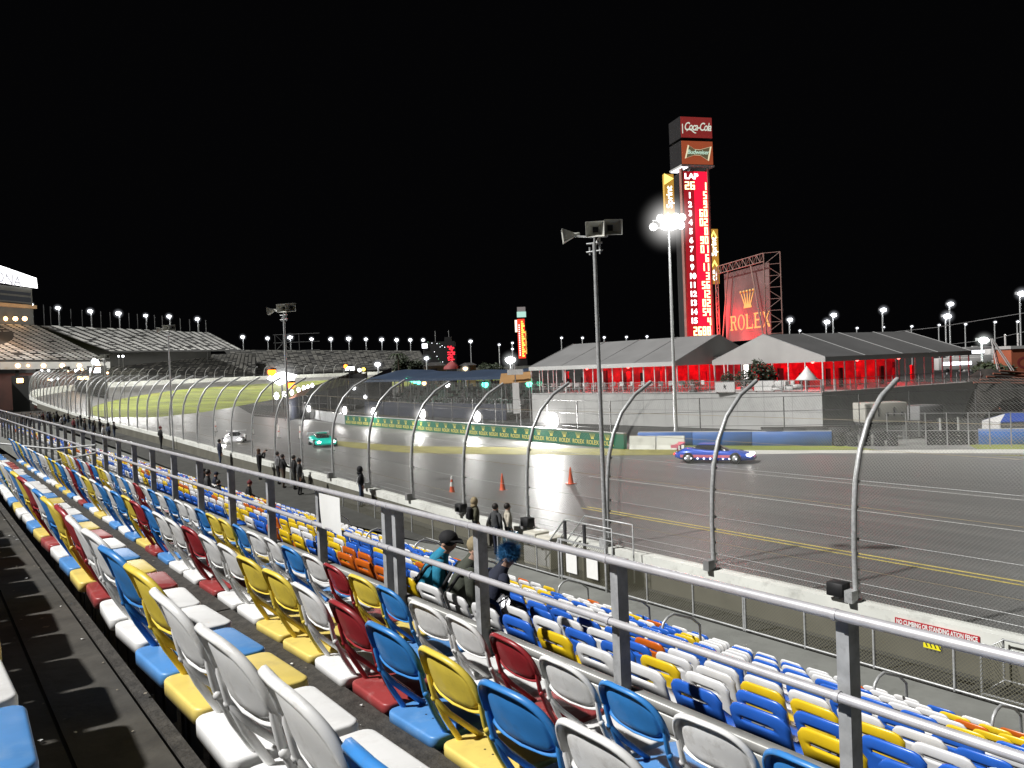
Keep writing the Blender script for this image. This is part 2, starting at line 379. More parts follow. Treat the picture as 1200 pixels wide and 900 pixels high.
def chair_strut(sy):
    mb = MB(); y = .198 * sy
    mb.tube([(-.268, y * 1.035, .79), (-.262, y * 1.03, .74), (-.242, y * 1.01, .66), (-.195, y, .55), (-.13, y * .93, .435), (-.11, y * .9, .39)], [.004, .011, .0135, .0135, .0135, .0135], 8)
    mb.tube([(-.246, y * 1.0, .665), (-.232, y * .97, .635), (-.190, y * .86, .575), (-.03, y * .80, .43), (.0, y * .80, .40)], [.004, .011, .0135, .0135, .0135], 8)
    mb.ball((-.238, y * 1.04, .645), .017, n=8)
    return mb
def chair_seat():
    bm = bmesh.new(); bmesh.ops.create_cube(bm, size=1)
    for v in bm.verts: v.co = Vector((v.co.x * .43 + .000, v.co.y * .43, v.co.z * .058 + .408))
    bmesh.ops.bevel(bm, geom=[e for e in bm.edges if abs(e.verts[0].co.z - e.verts[1].co.z) > .01], offset=.045, segments=4, profile=.5, affect='EDGES')
    bmesh.ops.bevel(bm, geom=[e for e in bm.edges if e.verts[0].co.z > .43 and e.verts[1].co.z > .43 and e.is_manifold], offset=.012, segments=3, profile=.5, affect='EDGES')
    bm.verts.index_update(); bm.verts.ensure_lookup_table()
    mb = MB(); mb.add([v.co.copy() for v in bm.verts], [[v.index for v in f.verts] for f in bm.faces], 0, True); bm.free()
    for x, y in ((-.10, -.03), (-.10, .03), (-.06, 0)): mb.lathe([(0, .4378), (.0055, .4378)], 8, 1, Matrix.Translation((x, y, 0)))
    return mb
def chair_base():
    mb = MB()
    mb.box((-.13, -.155, .335), (.15, -.125, .374)); mb.box((-.13, .125, .335), (.15, .155, .374))
    mb.box((-.02, -.17, -.09), (.03, -.12, .335)); mb.box((-.02, .12, -.09), (.03, .17, .335)); mb.box((-.015, -.12, .30), (.025, .12, .33))
    return mb
PROTO = {}
def make_chair(c):
    t = thing('folding_chair', '', 'chair')
    fm, sm = {'white': (WHITE, WHITE_S), 'blue': (BLUE, BLUE_S), 'yellow': (YELLOW, YELLOW_S), 'red': (RED, RED_S)}[c]
    chair_seat().build('seat', [sm, DARKMETAL], t); chair_back().build('backrest', fm, t)
    for s_ in (-1, 1): chair_strut(s_).build('strut', fm, t)
    chair_base().build('seat_bracket', DARKMETAL, t)
    return t
CN = ['white', 'blue', 'yellow', 'red']
def chair(x, y, z, c, label, group):
    rz = rnd.uniform(-.05, .05); y += rnd.uniform(-.012, .012); x += rnd.uniform(-.012, .012)
    if c not in PROTO:
        t = make_chair(c); PROTO[c] = t; t['label'] = label; t['group'] = group; t.location = (x, y, z); t.rotation_euler = (0, 0, rz); return t
    return dup(PROTO[c], (x, y, z), rz, label, group)
# paint order of each row from the near end: 0 white, 1 blue, 2 yellow, 3 red
SEQ = {0: [0, 2, 1, 0, 2, 0, 1, 3, 0, 1, 0, 2, 1, 0, 3, 0, 2],
       1: [1, 0, 0, 0, 2, 1, 0, 0, 3, 2, 1, 0, 3, 2, 1, 0, 0, 2, 1, 0],
       2: [0, 1, 2, 1, 3, 0, 2, 2, 0, 0, 3, 0, 0, 1, 3, 2, 1, 0, 1, 0, 2, 0, 1, 3, 0, 1, 2, 1, 2, 0, 0, 1],
       3: [1, 0, 1, 0, 3, 0, 0, 1, 2, 3, 0, 1, 0, 0, 1, 2, 2, 1, 0, 0, 1, 0, 1, 0, 3, 0, 1, 0, 1, 0, 2, 2, 1, 3, 0, 1, 3, 0]}
ROWS_Z = {0: 5.055, 1: 4.715, 2: 4.225, 3: 3.865}
ROWS = [(0, 1.28, .39, 9.0, 'lower left corner row', FZ[0]), (1, 1.25, .92, 22., 'nearest full row', FZ[1] + .0), (2, 1.92, 2.00, 22., 'middle row', FZ[2]), (3, 1.80, 2.92, 22., 'row beside the railing', FZ[3])]
ROWQ = {0: -.03, 1: .94, 2: 2.00, 3: 2.93}
PITCH = .47
for r, y0, _, y1, rn, fz in ROWS:
    n = int((y1 - y0) / PITCH); seq = SEQ[r]
    while len(seq) < n + 1: seq.append(rnd.choice([0, 0, 0, 1, 1, 2, 3, 0, 2, 1]))
    for i in range(n):
        c = CN[seq[i]]
        lab = f'{c} folding chair, {nth(i + 1)} from the near end, {rn}'
        chair(ROWQ[r], y0 + i * PITCH, ROWS_Z[r], c, lab, 'metal folding chairs on the upper stand')

# ---- railing ---------------------------------------------------------
rail = thing('railing', 'double tube aluminium railing on steel posts along the upper stand', 'railing', (3.68, 0, 3.89))
RQ = 3.65; RT0, RT1 = -1.5, 52.
def railcurve(z, r):
    mb = MB(); mb.tube([(RQ, RT0, z), (RQ, 12, z), (RQ, 24, z + .01), (RQ - .02, 36, z + .05), (RQ - .1, RT1, z + .12)], r, 14); return mb
railcurve(5.0, .028).build('top_rail', RAILM, rail)
railcurve(4.585, .026).build('lower_rail', RAILM, rail)
ys = [2.31 - 1.66 * 2 + 1.66 * i for i in range(33)]
for i, y in enumerate([v for v in ys if v > -1.2] + [7.07]):
    mb = MB(); z1 = 4.968
    # channel-section post: web facing back of the stand, flange facing along the rail
    mb.box((3.705, y - .035, 3.6), (3.712, y + .035, z1)); mb.box((3.7125, y - .035, 3.6), (3.80, y - .028, z1 - .004)); mb.box((3.7125, y + .028, 3.6), (3.80, y + .035, z1 - .004))
    mb.box((3.70, y - .042, 3.87), (3.84, y + .042, 3.884))
    p = mb.build('post', POSTM, rail)
    mb = MB()
    for z in (4.585, 4.998):
        mb.tube([(RQ, y - .012, z), (RQ, y + .012, z)], .032, 14)
    
    mb.build('rail_collar', RAILM, p)
# brace at the aisle opening
mb = MB(); mb.tube([(3.62, 22.7, 4.55), (2.9, 24.4, 4.3), (2.9, 24.4, 3.9)], .025, 8); mb.tube([(3.62, 22.7, 4.75), (2.9, 24.4, 4.62), (1.6, 26.5, 4.8)], .025, 8)
mb.build('aisle_brace', STEEL, rail)
mb = MB()
sh = [(3.60, 8.55 - .54 * u, 4.985 - .36 * v) for u in (0, 1) for v in (0, 1)]
vs = []; fs = []
for i in range(7):
    for j in range(7):
        u, v = i / 6, j / 6
        vs.append((3.600 + .012 * math.sin(u * 5) * v + .02 * v * v, 8.62 - .55 * u, 4.975 - .40 * v - .012 * u * v))
for i in range(6):
    for j in range(6): fs.append((i * 7 + j, i * 7 + j + 1, (i + 1) * 7 + j + 1, (i + 1) * 7 + j))
mb.add(vs, fs, 0, True); tag(mb.build('paper_sheet', PAPER), 'blank white sheet taped between the two tubes of the stand railing', 'sheet')

# ================================================================== lower stand
LQ = [4.33 + .80 * i for i in range(11)]; LZ = [3.20 - .315 * i for i in range(11)]
low = thing('lower_grandstand', 'stepped concrete decks of the lower grandstand under the plastic seats', 'grandstand', (4, 0, 0))
mb = MB()
for i, (q, z) in enumerate(zip(LQ, LZ)):
    mb.box((q - .17 if i else 3.86, -4, z - .4), (q + .63, 110, z))
mb.build('step', CONC, low)
def pl_back():
    bm = bmesh.new(); nx = 12; VV = [0, .15, .3, .45, .56, .64, .70, .765, .82, .89, .95, 1]; nz = len(VV) - 1; g = {}
    for i in range(nx + 1):
        for j in range(nz + 1):
            u = i / nx * 2 - 1; v = VV[j]
            zt = .84 - .010 * u * u - .055 * (max(0, abs(u) - .7) / .3) ** 2
            y = u * .228 * (.93 + .07 * v); z = .44 + (zt - .44) * v
            x = -.19 - .12 * v + .018 * u * u + .022 * max(0, abs(u) - .8) * 5 * (1 - .6 * v) + .012 * max(0, v - .9) / .1
            g[i, j] = bm.verts.new((x, y, z))
    for i in range(nx):
        for j in range(nz):
            if j == 6 and 3 <= i <= 9: continue
            bm.faces.new((g[i, j], g[i + 1, j], g[i + 1, j + 1], g[i, j + 1]))
    bm.normal_update()
    bmesh.ops.solidify(bm, geom=bm.faces[:], thickness=.015)
    bm.verts.index_update(); bm.normal_update(); mb = MB(); mb.add([v.co.copy() for v in bm.verts], [[v.index for v in f.verts] for f in bm.faces], 0, True); mb.sm = [abs(f.normal.x) > .62 for f in bm.faces]; bm.free(); return mb
def pl_seat():
    mb = MB(); vs = []; fs = []; n = 6
    for s_ in (0, 1):
        for i in range(n + 1):
            for j in range(n + 1):
                u = i / n * 2 - 1; v = j / n
                vs.append((-.21 + .42 * v, u * .22 * (1 - .12 * v * v), .43 + .035 * u * u + .025 * v - .05 * max(0, v - .75) * 2 - .025 * s_))
    k = (n + 1) ** 2
    for i in range(n):
        for j in range(n):
            a = i * (n + 1) + j; fs.append((a, a + n + 1, a + n + 2, a + 1)); fs.append((k + a, k + a + 1, k + a + n + 2, k + a + n + 1))
    for i in range(n):
        for a, b in ((i, i + 1), (n * (n + 1) + i, n * (n + 1) + i + 1), (i * (n + 1), (i + 1) * (n + 1)), (i * (n + 1) + n, (i + 1) * (n + 1) + n)):
            fs.append((a, b, k + b, k + a))
    return mb.add(vs, fs, 0, True)
def pl_ped():
    mb = MB(); mb.rbox((-.24, -.035, .0), (-.17, .035, .42), .008, 1); mb.box((-.24, -.19, .385), (-.175, .19, .415)); mb.box((-.27, -.10, .40), (-.235, .10, .60)); return mb
PMAT = {'white': PWHITE, 'blue': PBLUE, 'yellow': PYELLOW, 'orange': PORANGE}
SP = {}; backm = {}
LSEQ0 = ['white', 'blue', 'yellow', 'yellow', 'blue', 'orange', 'white', 'white', 'yellow', 'blue', 'white', 'white', 'white', 'yellow', 'orange', 'white', 'yellow', 'blue', 'blue', 'yellow', 'white', 'orange', 'blue', 'white']
seats = []
AISLE = {(3, 9), (4, 9)}
for r, (q, z) in enumerate(zip(LQ, LZ)):
    prev = 'white'
    y = 1.2 + .07 * r; k = 0
    while y < 70:
        c = LSEQ0[k] if (r == 0 and k < len(LSEQ0)) else rnd.choice(['white', 'white', 'white', 'white', 'blue', 'blue', 'blue', 'yellow', 'yellow', 'orange'])
        if rnd.random() < .28: c = prev
        prev = c
        k += 1; seats.append((r, k, q + .24, y, z, c)); y += .52
        if k % 24 == 0: y += 1.1
def vis(s_):
    p = proj((s_[2] - .25, s_[3], s_[4] + .8))
    if not p: return 1e9
    if p[0] < -15 or p[0] > 1225 or p[1] > 915 or p[1] < 0: return 1e9
    return p[2]
seats.sort(key=vis)
vseats = [s_ for s_ in seats if vis(s_) < 1e8]
def seat_shade(c): return PMAT[c]
rightmost = {}
for s_ in vseats: rightmost[s_[0]] = min(rightmost.get(s_[0], 999), s_[1])
for (r, k, x, y, z, c) in vseats[:298]:
    lab = f'{c} plastic stadium seat, {nth(k - rightmost[r] + 1)} from the right in the {nth(r + 1)} lower row'
    rz = rnd.uniform(-.03, .03)
    if c not in SP:
        t = thing('plastic_seat', lab, 'seat', (x, y, z), rz, 'plastic seats of the lower stand'); SP[c] = t
        t.location = (0, 0, 0); t.rotation_euler = (0, 0, 0); WORLD[t] = Matrix.Identity(4)
        pl_back().build('backrest', PMAT[c], t); pl_seat().build('seat', PMAT[c], t); pl_ped().build('pedestal', GREY, t)
        t.location = (x, y, z); t.rotation_euler = (0, 0, rz)
    else: dup(SP[c], (x, y, z), rz, lab)
PL = [PWHITE, PBLUE, PYELLOW, PORANGE]; mb = MB(); pb, ps = pl_back(), pl_seat()
for (r, k, x, y, z, c) in vseats[298:]:
    M = Matrix.Translation((x, y, z)); i = ['white', 'blue', 'yellow', 'orange'].index(c)
    for src in (pb, ps): mb.add(src.v, src.f, i, True, M)
tag(mb.build('distant_plastic_seats', PL), 'mass of small far plastic seats in the lower stand towards the left', 'seats', kind='stuff')
# aisle hoops
HP = [(11.6, 12.4), (10.0, 9.6), (11.3, 6.75), (12.3, 5.4), (8.6, 13.3), (12.0, 15.3), (11.0, 19.5), (10.2, 24.0), (8.0, 17.5)]
HP.sort(key=lambda h: proj((h[0], h[1], 2))[0])
for i, (x, y) in enumerate(HP):
    r = min(range(11), key=lambda j: abs(LQ[j] - x)); z = LZ[r]
    t = thing('aisle_hoop', f'bent steel handrail hoop in the lower seats, {nth(i + 1)} hoop from the left', 'handrail', (LQ[r] + .1, y, z), 0, 'aisle handrail hoops')
    q = LQ[r] + .1
    mb = MB(); pts = [(q, y, z), (q, y, z + .75)] + [(q + .30 - .30 * math.cos(a), y, z + .75 + .2 * math.sin(a)) for a in (rad(30), rad(60), rad(90))] + [(q + .75, y, z + .78), (q + .95, y, z + .62), (q + .98, y, z - .3)]
    mb.tube(pts, .024, 10); mb.build('hoop', STEEL, t)
    mb = MB(); mb.lathe([(.05, 0), (.05, .012), (.0, .012)], 10, 0, Matrix.Translation((q, y, z))); mb.build('base_plate', STEEL, t)

# scraps of litter and grit on the decks
mb = MB()
for i in range(420):
    k = rnd.choice((0, 0, 1, 1, 2)); x = (rnd.uniform(.0, .70), rnd.uniform(1.2, 1.78), rnd.uniform(2.3, 2.7))[k]; z = FZ[k] + .004; y = rnd.uniform(.8, 14); r = rnd.uniform(.003, .011) * (1.8 if rnd.random() < .08 else 1)
    a = rnd.uniform(0, 6.3); mb.poly([(x + r * rnd.uniform(.6, 1.3) * math.cos(a + j * 1.57), y + r * rnd.uniform(.6, 1.3) * math.sin(a + j * 1.57), z + rnd.uniform(0, .004)) for j in range(4)], 0 if rnd.random() < .35 else 1)
tag(mb.build('floor_litter', [PAPER, mat('grit_crumbs', (.25, .22, .17), .9)]), 'small pale scraps and grit scattered over the decks between the chair rows', 'litter', kind='stuff')

# ================================================================== ground, walkway, track
mb = MB(); mb.poly([(-900, -900, -.06), (2600, -900, -.06), (2600, 2600, -.06), (-900, 2600, -.06)]); struct('ground', mb, GROUNDM)
mb = MB(); mb.box((12.9, -12, -.05), (15.05, 30, .02)); struct('concrete_walkway', mb, CONC)
def lerp(t, tab):
    if t <= tab[0][0]: return tab[0][1]
    for (a, va), (b, vb) in zip(tab[:-1], tab[1:]):
        if t <= b: return va + (vb - va) * (t - a) / (b - a)
    return tab[-1][1]
def zl(t): return lerp(t, [(24, -.03), (34, .42), (46, .5), (70, 1.0), (115, 1.7)])
mb = MB(); vs = []; yy = [-12, 0, 12, 24, 34, 46, 58, 70, 90, 115]
for y in yy: vs += [(15.06, y, zl(y)), (16.25, y, zl(y)), (12.95 if y > 24 else 15.06, y, zl(y) if y > 24 else zl(y) - .001)]
fs = []
for i in range(len(yy) - 1): fs += [(3 * i, 3 * i + 1, 3 * i + 4, 3 * i + 3)] + ([(3 * i + 2, 3 * i, 3 * i + 3, 3 * i + 5)] if yy[i] >= 24 else [])
mb.add(vs, fs); struct('service_lane', mb, DARKWALK)
RC, YC, RWALL = 220., 156., 220.
XC = 16.4 + RC
def zw(s_):
    return lerp(s_, [(26, .9), (40, 1.3), (55, 1.55), (75, 2.0), (115, 2.6), (185, 4.6), (260, 5.8), (340, 6.0)])
def zi(s_): return lerp(s_, [(150, 0), (230, 1.3), (310, 3.2), (480, 3.9)])
def path(s_, off=0.):
    """point on the outer wall line (arc length s_), shifted off metres towards the infield; and the inward normal"""
    if s_ <= YC: return Vector((16.4 + off, s_, 0)), Vector((1, 0, 0))
    a = (s_ - YC) / RC; n = Vector((math.cos(a), -math.sin(a), 0))
    return Vector((XC, YC, 0)) - n * (RC - off), n
SS = [-14, 0, 14, 26, 33, 40, 47, 55, 70, 85, 100, 115, 130, 145, 155] + [155 + RC * rad(4) * i for i in range(1, 34)]
# flat front stretch + banked turn as one strip sheet
mb = MB(); vs = []; fs = []; offs = [.25, 2.5, 5, 7.5, 10]
for s_ in SS:
    zb = max(0, zw(s_) - .9)
    for o_ in offs:
        p, n = path(s_, o_); u = (o_ - .25) / 9.75
        vs.append((p.x, p.y, .004 + zi(s_) * u + zb * (1 - u) ** 1.15))
k = len(offs)
for i in range(len(SS) - 1):
    for j in range(k - 1): fs.append((i * k + j, i * k + j + 1, (i + 1) * k + j + 1, (i + 1) * k + j))
mb.add(vs, fs, 0, True); struct('banked_track', mb, ASPH)
mb = MB(); mb.poly([(26.3, -14, -.002), (64, -14, -.002), (64, 8, -.002), (48, 31, -.002), (44.4, 43.5, -.002), (44, 130, -.002), (60, 190, -.002), (34, 190, -.002), (26.3, 156, -.002)]); struct('pit_lane_asphalt', mb, ASPH)
mb = MB(); mb.poly([(60, 190, -.012), (70, 60, -.012), (62, 20, -.012), (150, -40, -.012), (200, 100, -.012), (130, 260, -.012)]); struct('paddock_ground', mb, mat('paddock_asphalt', (.035, .035, .033), .75, noise=(.08, .5), dirt=((.08, .08, .07), .15, .7)))
# infield turf inside the turn
inner = [(30.5, 160), (34, 151), (44, 160), (54, 175), (70, 203), (92, 238), (125, 272), (165, 300), (205, 318), (240, 325)]
mb = MB(); vs = []; fs = []; nI = 40; K_ = 8
for i in range(nI + 1):
    s_ = 166 + 300 * i / nI; p, n = path(s_, 10.2); f_ = i / nI * (len(inner) - 1); k = min(int(f_), len(inner) - 2); q = Vector((*inner[k], 0)).lerp(Vector((*inner[k + 1], 0)), f_ - k)
    for j in range(K_ + 1):
        w_ = j / K_; r = p.lerp(q, w_); vs.append((r.x, r.y, .006 + zi(s_) * (1 - w_) ** 1.3))
for i in range(nI):
    for j in range(K_): fs.append((i * (K_ + 1) + j, (i + 1) * (K_ + 1) + j, (i + 1) * (K_ + 1) + j + 1, i * (K_ + 1) + j + 1))
mb.add(vs, fs, 0, True); struct('turn_infield_grass', mb, TURF)
# verge wedge between front stretch and pit lane, and grass by the blue barrier
for s_ in (200, 232, 264, 296, 330, 366, 404, 444):  # bare point lights added over the turn to brighten its wall
    p, n = path(s_, 14); lamp('turn_wall_fill', (p.x, p.y, 17), 15000, (1, .98, .94), 1.2)
def sheet(name, px, z, m, kind=True):
    mb = MB(); mb.poly([(p[0], p[1], z) for p in px]); return struct(name, mb, m)
sheet('dry_grass_verge', [(29.6, 72), (31.3, 74), (33.1, 60), (37.5, 51.3), (41, 43.4), (43.6, 38), (43.2, 33.6), (38.2, 40.2), (34.4, 46.8), (30.4, 54.8), (29.6, 62)], .008, DRYG)
sheet('pale_edge_strip', [(43.2, 33.6), (43.6, 38), (47.2, 31.9), (54.6, 21.2), (60, 12), (58, 11), (52.5, 20.6), (46.3, 30.1)], .006, STRIP)
sheet('barrier_grass', [(43.6, 38), (43.5, 44), (47.3, 37.5), (50.9, 31.2), (49.9, 28.2), (47.2, 31.9)], .007, TURF)
sheet('barrier_grass', [(53.2, 23.5), (55.6, 25.3), (57.2, 22.4), (62, 12), (60, 12)], .007, TURF)
sheet('service_road', [(49.9, 28.2), (50.9, 31.2), (56, 36), (60, 33), (55.6, 25.3), (53.2, 23.5)], .005, mat('service_road_grey', (.17, .17, .16), .8, noise=(.8, .25), dirt=((.10, .10, .09), .6, .6)))
sheet('edge_grass_sliver', [(50.4, 22.0), (53.0, 18.6), (55, 14.5), (53.5, 14.5), (51.6, 18.3)], .009, DRYG)
for q, wd, m, nm, y1 in ((30.1, .10, WLINE, 'white_lane_line', 34), (23.20, .12, YLINE, 'yellow_double_line', 62), (23.56, .12, YLINE, 'yellow_double_line', 62)):
    mb = MB(); ys_ = [-14 + (y1 + 14) * i / 40 for i in range(41)]
    vs = []
    for y in ys_:
        bow = -max(0, y - 45) ** 2 * .004
        vs += [(q + bow, y, .009), (q + bow + wd, y, .009)]
    mb.add(vs, [(2 * i, 2 * i + 1, 2 * i + 3, 2 * i + 2) for i in range(40)]); struct(nm, mb, m)
mb = MB(); mb.poly([(36.4, 6, .007), (36.5, 6, .007), (36.2, 33, .007), (36.1, 33, .007)]); struct('faint_white_line', mb, WLINE)

# ================================================================== outer wall and catch fence
wall = thing('track_wall', 'long white concrete wall between the spectator walkway and the track', 'wall', (16.4, 0, 0))
mb = MB(); vs = []; fs = []
for s_ in SS:
    for o_, dz in ((-.16, 0), (-.16, 1), (.20, 1), (.24, 0)):
        p, n = path(s_, o_); z = zw(s_) - .02
        vs.append(Vector((p.x, p.y, z if dz else z - .27 if s_ < 130 or o_ < 0 else z - 1.0)))
    if s_ > 140:
        for q in (-2, -3): vs[q].z += .7 * min(1, (s_ - 140) / 60)
for i in range(len(SS) - 1):
    for j in range(3): fs.append((i * 4 + j, i * 4 + j + 1, (i + 1) * 4 + j + 1, (i + 1) * 4 + j))
fs.append((0, 1, 2, 3)); mb.add(vs, fs); mb.build('barrier', WALLW, wall)
mb = MB(); vs = []; fs = []
for s_ in [x for x in SS if x < 160]:
    for o_, up_ in ((-.145, 0), (-.145, 1), (.225, 1), (.235, 0)):
        p, n = path(s_, o_); z = zw(s_) - .02
        vs.append((p.x, p.y, z - .268 if up_ else max(-.06, z - 1.1 if s_ > 40 else -.06)))
for i in range(len(vs) // 4 - 1):
    for j in range(3): fs.append((i * 4 + j, i * 4 + j + 1, (i + 1) * 4 + j + 1, (i + 1) * 4 + j))
mb.add(vs, fs); mb.build('wall_base', WALLLOW, wall)
a_, b_ = onx(1049, 731, 16.22), onx(1148, 749, 16.22)
y0, y1 = b_.y, a_.y; zc = .70
mb = MB(); mb.box((16.215, y0, zc - .075), (16.225, y1, zc + .075)); sg = tag(mb.build('warning_strip', mat('red_sign', (.45, .02, .03), .5, noise=(8, .1)), wall), 'red warning strip with white capitals')
mb = MB(); mb.mesh(text('NO CLIMBING OR STANDING AT/ON FENCE', .13, .002, 0, .004, width=(y1 - y0) * .96), 0, frame((16.211, (y0 + y1) / 2, zc), (0, -1, 0))); mb.build('lettering', PAPER, sg)

fence = thing('catch_fence', 'tall curved steel catch fence with chain link mesh along the track wall', 'fence', (16.4, 0, .88))
PROF = [(0, 0), (.0, 1.2), (.05, 2.0), (.14, 2.65), (.36, 3.3), (.72, 3.9), (1.30, 4.42), (2.02, 4.78)]     # (towards track, up) from wall top
def profpts(s_, dx=0.):
    p, n = path(s_); z0 = zw(s_) - .02
    sm = []
    for i in range(len(PROF)):
        sm.append(PROF[i])
    return [Vector((p.x, p.y, z0)) + n * (a + dx) + Vector((0, 0, b)) for a, b in sm]
posts = [9.87 + 3.93 * i for i in range(-3, 38)] + [159 + 6.5 * i for i in range(0, 44)]
for i, s_ in enumerate(posts):
    P = profpts(s_); r = .058 if s_ < 60 else .075
    mb = MB(); mb.tube(P, r, 10 if s_ < 60 else 6); po = mb.build('post', STEEL, fence)
    if s_ < 45:
        n = Vector((1, 0, 0)); mb = MB(); b0 = P[0]
        mb.box((b0.x - .30, b0.y - .09, b0.z), (b0.x - .06, b0.y + .09, b0.z + .26)); mb.box((b0.x - .13, b0.y - .11, b0.z - .0), (b0.x + .13, b0.y + .11, b0.z + .03))
        mb.build('post_anchor', STEEL if i % 2 else GREY, po)
        mb = MB()
        for hz in (.18, .38, .68, 1.03, 1.34, 2.05, 2.6):
            xx = .0 if hz < 1.3 else (.05 if hz < 2.2 else .13)
            mb.box((b0.x + xx + .05, b0.y - .045, b0.z + hz - .03), (b0.x + xx + .085, b0.y + .045, b0.z + hz + .03))
        tag(mb.build('cable_clamp', LGREY, po), kind='stuff')
def wire(prof_z, prof_x, r, m, name='cable'):
    mb = MB(); pts = []
    for s_ in [x for x in SS if x < 300]:
        p, n = path(s_); pts.append(Vector((p.x, p.y, zw(s_) - .02 + prof_z)) + n * (prof_x + .075))
    mb.tube(pts, r, 5); mb.build(name, m, fence)
CABW = mat('worn_cable', (.30, .24, .14), .6, .3, noise=(6, .2))
for i, (z, x) in enumerate(((.18, 0), (.38, 0), (.68, 0), (1.34, .01), (2.05, .05), (2.62, .14), (3.28, .36), (3.9, .72))):
    wire(z, x, .007 if i < 2 else .0055, STEEL if i in (0, 1, 3, 5) else CABW)
def meshpanel(s0, s1, name='mesh_panel', step=3.93):
    mb = MB(); mb.uv = []; vs = []; fs = []
    ss = []; s_ = s0
    while s_ < s1 - .01: ss.append(s_); s_ += step
    ss.append(s1); k = len(PROF)
    for s_ in ss:
        acc = 0; P = profpts(s_, .065)
        for j, p in enumerate(P):
            if j: acc += (P[j] - P[j - 1]).length
            vs.append(p); mb.uv.append((s_, acc))
    for i in range(len(ss) - 1):
        for j in range(k - 1): fs.append((i * k + j, i * k + j + 1, (i + 1) * k + j + 1, (i + 1) * k + j))
    mb.add(vs, fs, 0, True); mb.build(name, CHAIN, fence)
meshpanel(-1.9, 30); meshpanel(30, 80); meshpanel(80, 300, step=8)

# ---- low chain link fence by the walkway
wf = thing('walkway_fence', 'low chain link fence with pipe rails between walkway and service lane', 'fence', (15.1, 0, .02))
FX = 15.12; f0, f1 = 1.0, 36.
def fpanel(y0, y1):
    mb = MB(); mb.uv = [(y0, 0), (y1, 0), (y1, .95), (y0, .95)]; mb.poly([(FX + .02, y0, .03), (FX + .02, y1, .03), (FX + .02, y1, .98), (FX + .02, y0, .98)]); mb.build('mesh_panel', CHAIN2, wf)
GAP = (21.7, 23.3)
for y0, y1 in ((f0, GAP[0]), (GAP[1], f1)):
    fpanel(y0, y1)
    for z, r in ((.985, .019), (.055, .021)):
        mb = MB(); mb.tube([(FX, y0, z), (FX, y1, z)], r, 8); mb.build('pipe_rail', STEEL, wf)
for y in [f0 + 1.55 * i for i in range(23)] + [11.9, 21.65, 23.35]:
    if GAP[0] < y < GAP[1] or y > f1: continue
    mb = MB(); mb.tube([(FX, y, .02), (FX, y, 1.0)], .024, 8); mb.ball((FX, y, 1.0), .027, n=8); mb.build('post', STEEL, wf)
p = onx(1092, 757, FX - .03)
mb = MB(); mb.box((FX - .03, p.y - .16, p.z - .06), (FX - .022, p.y + .16, p.z + .10)); ys = tag(mb.build('caution_plate', mat('yellow_sign', (.85, .75, .02), .5, noise=(20, .05)), wf), 'small yellow plate with black diagonal marks')
mb = MB()
for i in range(4): mb.poly([(FX - .032, p.y + .14 - .08 * i, p.z + .07), (FX - .032, p.y + .115 - .08 * i, p.z + .07), (FX - .032, p.y + .07 - .08 * i, p.z - .035), (FX - .032, p.y + .095 - .08 * i, p.z - .035)])
mb.build('marking', BLACK, ys)
# gate cage at far right
for (px, py, lab) in ((1160, 800, 'small chain link gate cage beside the walkway at the right edge'),):
    p = onz(px, 812, .02); g = thing('gate_cage', lab, 'gate', (p.x, p.y, .02)); X0, Y0 = 15.2, p.y
    for (dx, dy) in ((0, 0), (.9, 0), (.9, -1.0), (0, -1.0)):
        mb = MB(); mb.tube([(X0 + dx, Y0 + dy, .02), (X0 + dx, Y0 + dy, .88)], .022, 8); mb.build('post', STEEL, g)
    for z in (.86, .1):
        mb = MB(); mb.tube([(X0, Y0 - 1, z), (X0, Y0, z), (X0 + .9, Y0, z), (X0 + .9, Y0 - 1, z)], .019, 8); mb.build('pipe_rail', STEEL, g)
    mb = MB(); mb.uv = [(0, 0), (.9, 0), (.9, .76), (0, .76)]; mb.poly([(X0, Y0 + .02, .1), (X0 + .9, Y0 + .02, .1), (X0 + .9, Y0 + .02, .86), (X0, Y0 + .02, .86)]); mb.build('mesh_panel', CHAIN2, g)

# ---- stair gate with two white boards
g = thing('stair_gate', 'steel stair gate with handrails and two white boards at the walkway fence', 'gate', (15.1, 19.6, .02))
gy0, gy1 = onx(712, 690, 15.06).y, onx(657, 676, 15.06).y
for y in (gy0, gy1, gy1 - .12):
    mb = MB(); mb.rbox((15.0, y - .03, .02), (15.06, y + .03, 1.22), .006, 1); mb.build('post', STEEL, g)
for z in (.12, 1.2):
    mb = MB(); mb.box((15.01, gy0, z - .025), (15.05, gy1, z + .025)); mb.build('frame_bar', STEEL, g)
mb = MB(); mb.uv = [(gy0, 0), (gy1, 0), (gy1, 1.05), (gy0, 1.05)]; mb.poly([(15.045, gy0, .14), (15.045, gy1, .14), (15.045, gy1, 1.18), (15.045, gy0, 1.18)]); mb.build('mesh_panel', CHAIN2, g)
for fr in (.30, .74):
    y = gy1 + (gy0 - gy1) * fr; mb = MB(); mb.box((14.985, y - .23, .30), (14.998, y + .23, .92)); tag(mb.build('notice_board', PAPER, g), None)
for dx in (.1, .9):
    mb = MB(); mb.tube([(15.1 + dx, gy1 + .9, .75), (15.1 + dx, gy1 - .1, 1.75), (15.1 + dx, gy0 - .1, 1.75), (15.1 + dx, gy0 - .1, .1)], .023, 8); mb.build('handrail', STEEL, g)
    mb = MB(); mb.tube([(15.1 + dx, gy1 + .9, .4), (15.1 + dx, gy1 - .1, 1.4), (15.1 + dx, gy0 - .1, 1.4)], .02, 8); mb.build('handrail', STEEL, g)
for y in (gy1 - .15, (gy0 + gy1) / 2):
    mb = MB(); mb.box((15.14, y - .04, .02), (15.20, y + .04, 1.72)); mb.build('post', DARKMETAL, g)
